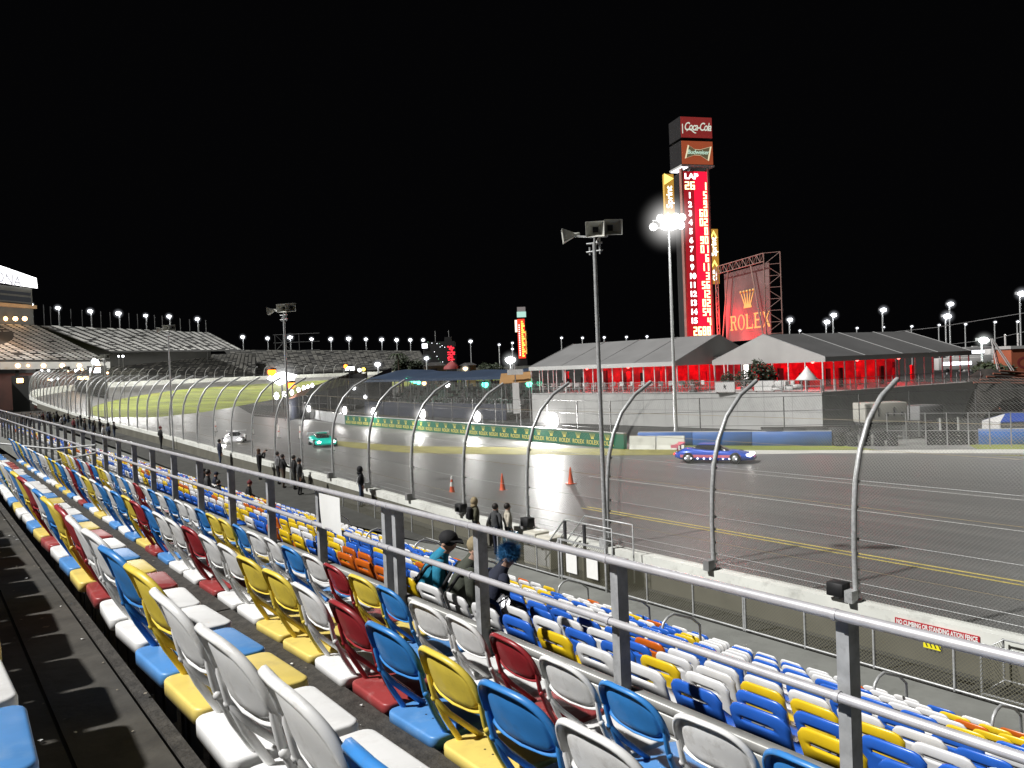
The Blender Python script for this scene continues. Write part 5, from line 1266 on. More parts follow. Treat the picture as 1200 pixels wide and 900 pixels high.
for i, (x, y) in enumerate(((937, 387.5), (1004, 384.5), (1035, 383.5), (1068, 382.5), (1100, 381), (1131, 380), (1165.5, 377.5), (1192, 377))):
    flood(x, y, 380, 1.3, f'{nth(i + 1)} faint far lamp from the left beyond the right tent', 'faint far lamps beyond the right tent', LWD)
p = flood(1150, 399, 150, 5.0, 'low blazing greenish floodlight right of the right tent', None, glow('flood_greenish', (.86, 1, .92), 22))
lamp('car_park_light', (p.x - 5, p.y - 8, p.z + 3), 9000, (.92, 1, .95), .8)
# red aviation light and overhead wires at right
t = thing('utility_wires', 'two thin overhead wires sloping up to the right edge', 'wires', atd(1100, 386, 140))
for (x0, y0, x1, y1) in ((1000, 394, 1230, 362), (1110, 404, 1230, 382)):
    a, b = atd(x0, y0, 150), atd(x1, y1, 120); mb = MB(); mb.tube([a, (a + b) / 2 - Vector((0, 0, .4)), b], .035, 4); mb.build('wire', GREY, t)

# scaffold tower and truss band over the dim stand
t = thing('scaffold_tower', 'dark scaffold tower standing on the turn grandstand rim', 'scaffold', atd(333, 412, 520)); a = atd(323, 412, 520); ff = frame((a.x, a.y, 0), RT); mb = MB(); s_ = 520 / F
zb, zt = 6.3 + 28 * s_, 6.3 + 47 * s_
for x in (0, 9, 18, 27): mb.tube([(x * s_, zb - 6, 0), (x * s_, zt, 0)], .18, 4, 0, ff)
for y in (zb, zt - .2, (zb + zt) / 2): mb.tube([(-2 * s_, y, 0), (50 * s_, y, 0)], .14, 4, 0, ff)
mb.tube([(0, zb, 0), (18 * s_, zt, 0)], .14, 4, 0, ff); mb.tube([(18 * s_, zb, 0), (0, zt, 0)], .14, 4, 0, ff); mb.build('tube_frame', mat('scaffold_steel', (.12, .12, .12), .5), t)
mb = MB(); mb.box((-4 * s_, zb - 1.2, -.4), (40 * s_, zb - .5, .4), 0, ff); mb.build('deck', FASC, t)

# ================================================================== second pylon, far away
A = atd(607, 398, 480); A.z = 0; ff = frame(A, RT); s_ = 480 / F
def zf(y): return 6.3 + (429.6 - y) * s_
t = thing('scoring_pylon', 'small far scoring pylon lit orange and red beyond the infield', 'scoring tower', A)
mb = MB(); mb.box((0, 0, -3), (10 * s_, zf(374), 0), 0, ff); mb.build('column', DKP, t)
mb = MB(); mb.box((0, zf(420), .02), (8.4 * s_, zf(374), .2), 0, ff); f_ = mb.build('display_face', mat('far_red_face', (.1, .01, .01), .5, emit=(1, .05, .02), strength=1.3), t)
mb = MB()
for i in range(17): mb.box((4.4 * s_, zf(377 + 2.5 * i) - .55, .21), ((6.2 + (i % 3)) * s_, zf(377 + 2.5 * i) + .38, .3), 0, ff)
mb.build('car_number_column', glow('far_amber', (1, .62, .08), 2.4), f_)
mb = MB()
for i in range(15): mb.box((1.2 * s_, zf(381 + 2.5 * i) - .4, .21), (2.6 * s_, zf(381 + 2.5 * i) + .3, .3), 0, ff)
mb.build('position_number_column', glow('far_pinkwhite', (1, .75, .7), 2.4), f_)
mb = MB(); mb.box((-2.8 * s_, zf(389), -.5), (-.4 * s_, zf(375), 0), 0, ff); mb.build('side_sign', glow('far_hot_sign', (1, .85, .6), 2.4), t)
mb = MB(); mb.box((8.6 * s_, zf(415), -.5), (10 * s_, zf(388), 0), 0, ff); mb.build('side_sign', glow('far_orange_sign', (1, .5, .12), 1.4), t)
mb = MB(); mb.box((0, zf(371.5), -4), (10.5 * s_, zf(365.5), .4), 0, ff); mb.build('sign_box', glow('far_mint_sign', (.55, .9, .78), .9), t)
mb = MB(); mb.box((.5 * s_, zf(364.8), -4), (10 * s_, zf(360), .4), 0, ff); mb.build('sign_box', mat('far_dim_sign', (.2, .18, .18), .6, emit=(.3, .27, .27), strength=.4), t)

# ================================================================== infield: covered bleachers, garages, beacons, small buildings
CANO = mat('navy_canopy', (.022, .04, .075), .6, noise=(.3, .2)); CROWD = mat('pale_bench', (.26, .26, .26), .6, noise=(.6, .5)); DBL = mat('dark_hoarding', (.02, .024, .04), .6, noise=(.3, .3))
t = thing('infield_bleacher', 'covered infield bleacher of pale benches under a navy canopy', 'bleacher', onz(520, 490)); a = atd(432, 470, 126); b = atd(612, 470, 95); a.z = b.z = 0; ff = frame(a, b - a); l_ = (b - a).length
mb = MB()
for j in range(9): mb.box((0, 0, -.9 * j - .9), (l_ * .93, .55 + .40 * j, -.9 * j - .03), 0, ff)
mb.build('step', CONCD, t)
mb = MB(); mb.box((0, 0, .6), (l_ * .94, 1.9, .75), 0, ff); mb.build('front_hoarding', DBL, t)
mb = MB()
for j in range(9):
    for i in range(int(l_ * .92 / .62)):
        if rnd.random() < .34: continue
        x = .4 + .62 * i; y = .55 + .40 * j; mb.box((x, y + .3, -.9 * j - .75), (x + .45, y + .36, -.9 * j - .32), 0, ff); mb.box((x, y + .36, -.9 * j - .80), (x + .45, y + .8 + .1 * rnd.random(), -.9 * j - .74), 0, ff)
tag(mb.build('pale_seats', CROWD, t), kind='stuff')
mb = MB(); n = 16; vs = []; fs = []
for i in range(n + 1):
    x = -1 + (l_ * .98) * i / n; sg = .12 * math.sin(i * 1.3) + (.5 * math.exp(-((i - 2) / 1.5) ** 2)); vs += [(x, 5.15 + sg * .3, .4), (x, 6.0 + sg, -4.5), (x, 5.8 + sg, -9.5)]
for i in range(n): fs += [(3 * i, 3 * i + 3, 3 * i + 4, 3 * i + 1), (3 * i + 1, 3 * i + 4, 3 * i + 5, 3 * i + 2)]
mb.add(vs, fs, 0, True, ff); mb.box((-1, 4.85, .405), (l_ * .97, 5.2, .46), 0, ff); mb.build('canopy', CANO, t)
for i in range(9):
    x = l_ * .93 * i / 8; mb = MB(); mb.box((x - .08, 1.9, .3), (x + .08, 5.2, .4), 0, ff); mb.build('canopy_post', DGREY, t)
for i, (x, y, m, r) in enumerate(((477.5, 444.5, GRN, .24), (481.5, 445.8, GRN, .26), (486, 447, GRN, .28), (490.5, 448.2, GRN, .30), (497, 449, AMB, .30), (524, 450.5, LW, .36), (568.5, 450.5, GRN, .42), (620, 450, GRN, .36))):
    k = (x - 432) / 180; p = atd(x, y, 124 - 30 * k); lt = thing('signal_lamp', ['first green lamp of the row under the navy canopy', 'second green lamp of the row under the navy canopy', 'third green lamp of the row under the navy canopy', 'fourth and largest green lamp of the row under the navy canopy', 'warm white lamp right of the green row', 'single white lamp under the middle of the canopy', 'green lamp under the right end of the navy canopy', 'green lamp at the left end of the tent platform'][i], 'lamp', (p.x, p.y, 0), 0, None)
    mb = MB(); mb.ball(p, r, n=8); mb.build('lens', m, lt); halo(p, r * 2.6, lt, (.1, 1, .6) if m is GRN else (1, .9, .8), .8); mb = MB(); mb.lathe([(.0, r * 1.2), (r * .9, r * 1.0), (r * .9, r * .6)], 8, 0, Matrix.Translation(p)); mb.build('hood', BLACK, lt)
    mb = MB(); mb.tube([(p.x, p.y, 0), (p.x, p.y, p.z - r)], .05, 5); mb.build('post', DGREY, lt)
# white banner post
p = atd(605, 470, 92); t = thing('banner_post', 'tall white vertical banner at the right end of the bleacher', 'banner', (p.x, p.y, 0)); ff = frame((p.x, p.y, 0), RT)
mb = MB(); mb.box((-.38, 1.0, 0), (.38, 4.5, .06), 0, ff); mb.build('banner', WHB, t); mb = MB(); mb.tube([(0, 0, -.1), (0, 6.6, -.1)], .07, 6, 0, ff); mb.build('post', GREY, t)
mb = MB(); mb.box((-.9, 5.4, -.2), (.9, 6.0, .1), 0, ff); mb.build('lamp_bar', LGREY, t)
p = atd(620, 440, 92); t = thing('ochre_awning', 'ochre awning beside the left tent', 'awning', (p.x, p.y, 0)); ff = frame((p.x, p.y, 0), RT)
mb = MB(); mb.prism([(-3.4, 4.4, 0), (.2, 4.5, 0), (.2, 5.6, -2), (-3.2, 5.5, -2)], (0, .08, 0), 0, ff); mb.build('fabric', mat('ochre_fabric', (.32, .18, .07), .7, noise=(.6, .2)), t)
for x in (-3.2, 0): mb = MB(); mb.tube([(x, 0, 0), (x, 4.4, 0)], .06, 5, 0, ff); mb.build('post', GREY, t)
# garage row with lamps
t = thing('pit_garage', 'dark pit garage row with sloping striped roof receding left', 'garage', atd(350, 480, 128)); GA, GB = atd(337, 468, 118), atd(424, 447, 172); HA, HB = atd(352, 458, 124), atd(424, 432, 178)
mb = MB(); n = 12
for i in range(n):
    a0, a1 = GA + (GB - GA) * (i / n), GA + (GB - GA) * ((i + .97) / n); h0, h1 = HA + (HB - HA) * (i / n), HA + (HB - HA) * ((i + .97) / n); mb.poly([a0, a1, h1, h0], 1 if i < 2 else 0)
mb.build('roof', [mat('garage_roof', (.10, .085, .07), .6, noise=(.2, .5)), mat('salmon_lit_roof', (.45, .22, .15), .6, noise=(.3, .2))], t)  # lit near end of the roof put in as a paler colour
mb = MB(); mb.poly([Vector((GA.x, GA.y, 0)), Vector((GB.x, GB.y, 0)), GB, GA]); mb.build('front_wall', DBL, t)
mb = MB(); mb.poly([Vector((GB.x, GB.y, 0)), Vector((HB.x + 4, HB.y - 6, 0)), HB + Vector((4, -6, 0)), GB]); mb.build('end_wall', DBL, t)
for i in range(7):
    a0 = GA + (GB - GA) * (i / 7); mb = MB(); mb.box((a0.x - .12, a0.y - .12, 0), (a0.x + .12, a0.y + .12, a0.z)); mb.build('column', GREY, t)
for i, (x, y) in enumerate(((324, 464), (333, 462), (342, 460), (350, 457), (356, 455), (361, 454), (366, 452))):
    p = atd(x, y, 112 + i * 6); lt = thing('garage_lamp', f'{nth(i + 1)} bright lamp from the left along the garage roof', 'lamp', (p.x, p.y, 0), 0, 'lamps along the garage roof')
    mb = MB(); mb.ball(p, .36 if i else .42, n=8, sq=(.8, .8, 1.2)); mb.build('lens', LW, lt); mb = MB(); mb.tube([(p.x, p.y, 0), (p.x, p.y, p.z)], .06, 5); mb.build('post', GREY, lt)
for (x, y, D, r, lab) in ((318.5, 436, 150, .75, 'upper orange warning beacon left of the white board'), (341, 451, 150, .75, 'lower orange warning beacon under the white board')):
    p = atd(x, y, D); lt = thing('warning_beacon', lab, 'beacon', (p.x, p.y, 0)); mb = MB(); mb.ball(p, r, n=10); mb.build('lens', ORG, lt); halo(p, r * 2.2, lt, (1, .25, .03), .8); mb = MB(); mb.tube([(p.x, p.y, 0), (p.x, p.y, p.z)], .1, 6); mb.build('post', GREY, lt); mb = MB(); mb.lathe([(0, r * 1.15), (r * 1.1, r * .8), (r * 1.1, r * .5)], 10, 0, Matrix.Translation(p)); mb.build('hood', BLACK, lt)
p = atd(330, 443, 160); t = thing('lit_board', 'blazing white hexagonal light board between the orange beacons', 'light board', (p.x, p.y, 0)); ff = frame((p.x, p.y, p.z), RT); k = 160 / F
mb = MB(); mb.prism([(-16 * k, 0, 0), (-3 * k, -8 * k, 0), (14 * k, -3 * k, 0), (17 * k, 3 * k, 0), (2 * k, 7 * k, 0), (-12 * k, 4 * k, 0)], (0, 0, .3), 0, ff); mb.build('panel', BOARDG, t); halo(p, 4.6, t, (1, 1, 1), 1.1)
mb = MB(); mb.tube([(p.x, p.y, 0), (p.x, p.y, p.z)], .18, 6); mb.build('post', GREY, t)
p = atd(410, 432, 240); t = thing('lit_board', 'small white and red light board at the far end of the turn', 'light board', (p.x, p.y, 0)); ff = frame((p.x, p.y, p.z), RT); k = 240 / F
mb = MB(); mb.box((-5 * k, -2 * k, 0), (5 * k, 2.2 * k, .3), 0, ff); mb.build('panel', BOARDG, t); mb = MB(); mb.ball((p.x - 1.3, p.y, p.z + .7), .6, n=8); mb.build('red_light', ORG, t); mb = MB(); mb.tube([(p.x, p.y, 0), (p.x, p.y, p.z)], .12, 5); mb.build('post', GREY, t)
p = atd(421, 450, 140); t = thing('signal_gantry', 'dark signal gantry with yellow and white lights beside the canopy', 'gantry', (p.x, p.y, 0)); ff = frame((p.x, p.y, 0), RT)
for x in (-1.6, 1.3): mb = MB(); mb.box((x - .12, 0, -.1), (x + .12, 7.2, .1), 0, ff); mb.build('post', BLACK, t)
mb = MB(); mb.box((-1.6, 1.0, -.15), (1.3, 6.2, -.05), 0, ff); mb.build('panel', BLACK, t)
for x, y, m in ((.9, 6.9, YG), (.2, 6.8, LW), (-.9, 3.8, LW), (1.0, 2.2, LW)): mb = MB(); mb.ball((x, y, .3), .3, 0, 8, ff); mb.build('lens', m, t)
# dark screen tower with red display
p = atd(517, 410, 300); t = thing('screen_tower', 'dark tower with scattered lights and a red display panel', 'tower', (p.x, p.y, 0)); ff = frame((p.x, p.y, 6.3), RT); k = 300 / F
mb = MB(); mb.box((-21 * k, -6.3, -6), (16 * k, 33 * k, 0), 0, ff); mb.box((4 * k, 33 * k, -4), (12 * k, 38 * k, -1), 0, ff); mb.build('wall', BLACK, t)
for i in range(18):
    x, y = rnd.uniform(-18, 4), rnd.uniform(6, 33); mb = MB(); mb.box((x * k, y * k, .02), ((x + .7) * k, (y + .5) * k, .08), 0, ff); mb.build('window', LWD if i % 3 else glow('dim_green', (.4, .8, .5), 1.2), t)
mb = MB()
for i in range(40):
    x, y = rnd.uniform(7, 14), rnd.uniform(9, 27); mb.box((x * k, y * k, .10), ((x + 2) * k, (y + 1.2) * k, .12 + .002 * i), 0, ff)
mb.build('red_display', glow('red_display_glow', (1, .02, .04), 2.2), t)
for x in (-7, 9): mb = MB(); mb.tube([(x * k, 33 * k, -3), (x * k, 46 * k, -3)], .12, 4, 0, ff); mb.build('antenna', GREY, t)
mb = MB(); mb.box((-22 * k, 26 * k, .0), (-16 * k, 31 * k, .3), 0, ff); mb.build('lit_panel', LWD, t)
# small buildings in front
def hut(lab, x0, x1, ye, yr, D, wallm, roofm, gable=True):
    a, b = atd(x0, 437, D), atd(x1, 437, D); a.z = b.z = 0; ff = frame(a, b - a); l_ = (b - a).length; z = lambda y: 6.3 + (432 - y) * D / F
    t = thing('low_building', lab, 'building', a); mb = MB(); mb.box((0, 0, -6), (l_, z(ye), 0), 0, ff); mb.build('wall', wallm, t)
    mb = MB(); mb.prism([(-.3, z(ye), .3), (l_ + .3, z(ye), .3), (l_ * .75, z(yr), .3), (l_ * .25, z(yr), .3)], (0, 0, -6.6), 0, ff); mb.build('roof', roofm, t)
    mb = MB(); mb.box((l_ * .3, z(436), .01), (l_ * .6, z(ye) - .6, .06), 0, ff); mb.build('door', DGREY, t)
BEI = mat('beige_wall', (.26, .23, .19), .7, noise=(.3, .15)); YEL = mat('ochre_lit_wall', (.34, .27, .12), .7, noise=(.3, .15)); REDC = mat('red_canopy_fabric', (.22, .03, .03), .7, noise=(.5, .2))
hut('beige low building left of the red canopy', 497, 523, 427, 423, 190, BEI, GREY); hut('ochre lit low building right of the red canopy', 540, 558, 428, 425, 185, YEL, GREY)
p = atd(530, 436, 170); t = thing('red_canopy_tent', 'red peaked canopy tent between the beige and ochre buildings', 'canopy tent', (p.x, p.y, 0)); z1 = 6.3 + 2 * 170 / F
mb = MB(); mb.lathe([(0, z1 + 1.6), (2.0, z1 + .2), (2.1, z1 - .3)], 4, 0, Matrix.Translation((p.x, p.y, 0))); mb.build('canopy', REDC, t)
for sx in (-1.4, 1.4): mb = MB(); mb.tube([(p.x + sx, p.y, 0), (p.x + sx, p.y, z1)], .06, 5); mb.build('pole', GREY, t)
p = atd(546, 432, 168); flood(545.5, 432, 168, 3.0, 'round warm lamp in front of the ochre building', None, AMB)
flood(500, 420, 182, 3.0, 'wide white lamp on the beige building corner', None, LWD)
# trees
TL = mat('night_tree_leaf', (.030, .045, .018), .7, noise=(1.5, .6))
def tree(lab, x, ytop, D, w_, name='broadleaf_tree', n=900):
    p = atd(x, ytop, D); h = p.z; R_ = w_ * D / F / 2; t = thing(name, lab, 'tree', (p.x, p.y, 0)); mb = MB()
    for i in range(5):
        a = rnd.uniform(0, 6.3); leaves(mb, (p.x + R_ * .5 * math.cos(a), p.y + R_ * .5 * math.sin(a), h * rnd.uniform(.62, .85)), R_ * .6, h * .16, n // 5, .35)
    mb.build('crown', TL, t); mb = MB(); mb.tube([(p.x, p.y, 0), (p.x + .2, p.y, h * .5), (p.x, p.y, h * .8)], [.35, .25, .1], 6)
    for i in range(4): a = 1.6 * i; mb.tube([(p.x, p.y, h * .5), (p.x + R_ * .5 * math.cos(a), p.y + R_ * .5 * math.sin(a), h * .75)], [.15, .06], 5)
    mb.build('trunk', BARK, t)
tree('dark tree at the right end of the dim grandstand', 470, 416, 200, 20); tree('dark tree left of the beige building', 488, 420, 195, 20)
tree('dark bushy tree behind the ochre building', 575, 424, 230, 30); tree('dark tree crown at the far right behind the rubble', 1165, 424, 95, 40)
p = atd(466, 415, 190); t = thing('palm_tree', 'single dark palm beside the dim grandstand', 'tree', (p.x, p.y, 0)); mb = MB()
for i in range(16):
    a = i * .393; vs = []; fs = []
    for k in range(6): s_ = k / 5; r = 2.6 * s_; z = p.z - .3 + .9 * math.sin(s_ * 2.2) - 1.6 * s_ * s_; w2 = .35 * (1 - s_) + .05; vs += [(p.x + r * math.cos(a) - w2 * math.sin(a), p.y + r * math.sin(a) + w2 * math.cos(a), z), (p.x + r * math.cos(a) + w2 * math.sin(a), p.y + r * math.sin(a) - w2 * math.cos(a), z)]
    for k in range(5): fs.append((2 * k, 2 * k + 1, 2 * k + 3, 2 * k + 2))
    mb.add(vs, fs, 0, True)
mb.build('crown', TL, t); mb = MB(); mb.tube([(p.x, p.y, 0), (p.x + .3, p.y, p.z * .5), (p.x, p.y, p.z)], [.28, .2, .16], 7); mb.build('trunk', BARK, t)

# ================================================================== right side: trailers, canopy, hoardings
def trailer(lab, x0, x1, y0, y1, D, m, vents=True, name='generator_trailer'):
    a, b = atd(x0, y1, D), atd(x1, y1 - .04 * (x1 - x0), D + 1.5); zb = a.z; zt = atd(x0, y0, D).z; a.z = b.z = 0; ff = frame(a, b - a); l_ = (b - a).length
    t = thing(name, lab, 'trailer', a); mb = MB(); mb.rbox((0, zb, -1.8), (l_, zt, 0), .06, 2, 0, ff); bd = mb.build('body', m, t)
    mb = MB(); mb.box((.1, zb - .22, -1.7), (l_ - .1, zb - .02, -.1), 0, ff); mb.build('chassis', BLACK, t)
    for x in (l_ * .35, l_ * .5): mb = MB(); mb.lathe([(0, -.12), (.3, -.12), (.34, -.08), (.34, .08), (.3, .12), (0, .12)], 14, 0, ff @ Matrix.Translation((x, .34, -.2))); mb.build('wheel', TYRE, t)
    for x in (.15, l_ - .2): mb = MB(); mb.box((x - .05, 0, -.3), (x + .05, zb, -.2), 0, ff); mb.build('leg', GREY, t)
    if vents:
        for i in range(5): mb = MB(); x = l_ * (.12 + .18 * i); mb.box((x, zb + (zt - zb) * .30, .004), (x + l_ * (.035 if i % 2 else .07), zb + (zt - zb) * (.75 if i % 2 else .5), .03), 0, ff); mb.build('vent', DGREY, bd)
trailer('cream generator trailer with dark vents against the platform side', 1014, 1064, 473, 496, 62.5, mat('cream_trailer', (.36, .35, .31), .5, noise=(.8, .1)))
trailer('grey generator trailer right of the cream one', 1078, 1106, 476, 494, 66, mat('grey_trailer', (.17, .17, .17), .5, noise=(.8, .15)), False)
p = atd(1113, 504, 61); t = thing('black_hatch', 'dark doorway frame standing right of the grey trailer', 'frame', (p.x, p.y, 0)); ff = frame((p.x, p.y, 0), RT)
mb = MB(); mb.box((-.6, 0, -.5), (.5, 1.7, 0), 0, ff); mb.build('panel', BLACK, t)
for x in (-.65, .55): mb = MB(); mb.box((x - .05, 0, 0), (x + .05, 1.8, .08), 0, ff); mb.build('jamb', LGREY, t)
p = atd(1190, 503, 63); t = thing('pop_up_canopy', 'blue and white pop up canopy behind the right blue barrier', 'canopy', (p.x, p.y, 0)); ff = frame((p.x, p.y, 0), RT); BC = mat('blue_canopy', (.02, .07, .36), .5, noise=(1, .1))
mb = MB(); mb.prism([(-1.0, 1.35, 0), (1.9, 1.35, 0), (1.6, 1.85, -.9), (-.1, 1.85, -.9)], (0, -.06, -.02), 0, ff); mb.prism([(-.1, 1.85, -.9), (1.6, 1.85, -.9), (1.9, 1.35, -2), (-1.0, 1.35, -2)], (0, -.06, 0), 0, ff); mb.build('roof', BC, t)
mb = MB(); mb.prism([(-1.0, 1.33, 0.02), (-.1, 1.82, -.88), (-1.0, 1.33, -2)], (-.05, 0, 0), 0, ff); mb.box((-1.05, .3, -2), (-1.0, 1.3, -.0), 0, ff); mb.build('end_panel', WHB, t)
for x in (-1.0, 1.5): mb = MB(); mb.tube([(x, 0, 0), (x, 1.35, 0)], .04, 5, 0, ff); mb.build('leg', LGREY, t)
p = atd(1186, 447, 95); t = thing('orange_kiosk', 'orange red kiosk with round emblem at the right edge', 'kiosk', (p.x, p.y, 0)); ff = frame((p.x, p.y, 0), RT)
mb = MB(); mb.box((0, 0, -3), (3.5, 6.1, 0), 0, ff); mb.build('wall', mat('orange_red_wall', (.34, .10, .05), .6, noise=(.6, .15)), t); mb = MB(); mb.box((-.1, 6.1, -3.1), (3.6, 6.4, .1), 0, ff); mb.build('roof', FASC, t)
n = 20; mb = MB(); vs = []
for r in (.75, .5):
    for j in range(n): vs.append((1.3 + r * math.cos(6.2832 * j / n), 4.7 + r * .8 * math.sin(6.2832 * j / n), .012))
mb.add(vs, [(j, (j + 1) % n, n + (j + 1) % n, n + j) for j in range(n)], 0, False, ff); mb.build('emblem', REDC, t); mb = MB(); mb.box((1.2, 2.9, .005), (2.2, 3.9, .03), 0, ff); mb.build('door', BLACK, t)
p = atd(1163, 458, 88); t = thing('rubble_heap', 'dark heap of timber and earth right of the platform', 'heap', (p.x, p.y, 0)); mb = MB(); vs = []; fs = []; n = 14
for i in range(n):
    for j in range(8):
        x = (i / (n - 1) - .5) * 8; z = (j / 7 - .5) * 6; h = max(0, 4.3 - (x / 4.2) ** 2 * 3.4 - (z / 3.2) ** 2 * 3) + rnd.uniform(-.3, .3) * (abs(x) < 3.6); vs.append((x, max(0, h), z))
for i in range(n - 1):
    for j in range(7): fs.append((i * 8 + j, i * 8 + j + 1, (i + 1) * 8 + j + 1, (i + 1) * 8 + j))
mb.add(vs, fs, 0, False, frame((p.x, p.y, 0), RT)); mb.build('mound', mat('dark_earth', (.022, .019, .016), .9, noise=(1.2, .6)), t)
mb = MB()
for i in range(5): mb.tube([(-3 + .6 * i, 3.2 + .25 * i, 2.2), (2.5 + .3 * i, 2.9 + .2 * i, 2.0 - .2 * i)], .10, 5, 0, frame((p.x, p.y, 0), RT))
mb.build('timber', mat('red_timber', (.22, .08, .05), .8, noise=(1, .3)), t)
p = atd(1171, 440, 92); t = thing('step_ladder', 'pale step ladder frame on top of the dark heap', 'ladder', (p.x, p.y, 4)); mb = MB()
for s_ in (-1, 1): mb.tube([(p.x + s_ * .25, p.y, 4.0), (p.x + s_ * .15, p.y + .6, 7.2)], .06, 5); mb.tube([(p.x + s_ * .25 + 1.0, p.y - .8, 4.0), (p.x + s_ * .15, p.y + .6, 7.2)], .06, 5)
mb.build('rail', WHB, t); mb = MB()
for i in range(7): f_ = i / 7; mb.tube([(p.x - .25 + .1 * f_, p.y + .6 * f_, 4.1 + 3.1 * f_), (p.x + .25 - .1 * f_, p.y + .6 * f_, 4.1 + 3.1 * f_)], .035, 4)
mb.build('rungs', WHB, t)
for i, (x, y0, y1) in enumerate(((1178, 393, 425), (1193, 392, 424))):
    p = atd(x, y0, 130); t = thing('white_post', ['left one of two tall white posts at the right edge', 'right one of two tall white posts at the right edge'][i], 'post', (p.x, p.y, 0)); mb = MB(); mb.tube([(p.x, p.y, 0), (p.x, p.y, p.z)], .14, 6); mb.build('post', WHB, t); mb = MB(); mb.ball((p.x, p.y, p.z), .18, n=6); mb.build('cap', WHB, t)
RV = [(1112, 421, 9, 2.7, WHB), (1128, 418, 8, 3, LGREY), (1143, 424, 10, 2.6, WHB), (1160, 417, 9, 3.0, LGREY), (1172, 410, 10, 3.2, WHB), (1190, 414, 9, 3, REDC), (1140, 408, 8, 2.8, GREY)]
for i, (x, y, L_, h_, m) in enumerate(RV):
    p = atd(x, y, 190 + i * 6); t = thing('motorhome', ['white motorhome nearest the right tent end', 'grey motorhome second from the tent end', 'white motorhome under the greenish floodlight', 'grey motorhome left of the white posts', 'white motorhome behind the white posts', 'red motorhome at the right edge', 'dim motorhome farthest behind the greenish lamp'][i], 'motorhome', (p.x, p.y, 0), 0, 'motorhomes parked beyond the tents'); ff = frame((p.x - L_ / 2, p.y, max(0, p.z - h_)), RT)
    mb = MB(); mb.rbox((0, .5, -2.4), (L_, h_ + .3, 0), .15, 2, 0, ff); mb.build('body', m, t); mb = MB(); mb.box((L_ * .1, h_ * .55, .005), (L_ * .75, h_ * .8, .04), 0, ff); mb.build('window', BLACK if i % 2 else LWD, t)
    for xx in (L_ * .2, L_ * .8): mb = MB(); mb.lathe([(0, -.14), (.42, -.14), (.45, .0), (.42, .14), (0, .14)], 12, 0, ff @ Matrix.Translation((xx, .45, -.1))); mb.build('wheel', TYRE, t)
    mb = MB(); mb.box((L_ * .3, h_ + .3, -1.6), (L_ * .45, h_ + .5, -.9), 0, ff); mb.build('roof_unit', LGREY, t)
# yard fence behind the gap
t = thing('yard_fence', 'thin wire yard fence behind the service road gap', 'fence', atd(1080, 515, 62)); mb = None
yp = [atd(x, 512, 60) for x in (1040, 1062, 1085, 1110, 1135, 1160, 1185, 1210)]
for p in yp: mb = MB(); mb.tube([(p.x, p.y, 0), (p.x, p.y, 2.2)], .04, 5); mb.build('post', GREY, t)
for z in (1.0, 2.15): mb = MB(); mb.tube([(p.x, p.y, z) for p in yp], .02, 4); mb.build('wire', GREY, t)

# ================================================================== people
SKIN = mat('skin', (.42, .25, .18), .6, noise=(20, .1)); HAIR = mat('dark_hair', (.018, .013, .010), .6, noise=(30, .3)); SHOE = mat('dark_shoe', (.02, .02, .02), .6)
def cloth(name, c): return mat('cloth_' + name, c, .85, noise=(9, .3), bump=.25)
def hand_chain(V, E_, wrist, d, side):
    """palm, four curled fingers and a thumb from the wrist, along direction d"""
    d = Vector(d).normalized(); s_ = d.cross(Vector((0, 0, 1)));
    if s_.length < .1: s_ = Vector((0, 1, 0))
    s_.normalize(); n = d.cross(s_)
    w = len(V) - 1
    V.append((wrist + d * .06, .030, 'skin')); palm = len(V) - 1; E_.append((w, palm))
    for k, (o_, L_) in enumerate(((-.030, .070), (-.010, .082), (.010, .078), (.028, .062))):
        a = wrist + d * .10 + s_ * o_; V.append((a, .0095, 'skin')); E_.append((palm, len(V) - 1))
        V.append((a + d * L_ * .5 + n * .014, .0088, 'skin')); E_.append((len(V) - 2, len(V) - 1)); V.append((a + d * L_ * .82 + n * .040, .0078, 'skin')); E_.append((len(V) - 2, len(V) - 1))
    a = wrist + d * .045 - s_ * .045 + n * .01; V.append((a, .0105, 'skin')); E_.append((palm, len(V) - 1)); V.append((a + d * .035 - s_ * .012 + n * .02, .009, 'skin')); E_.append((len(V) - 2, len(V) - 1))
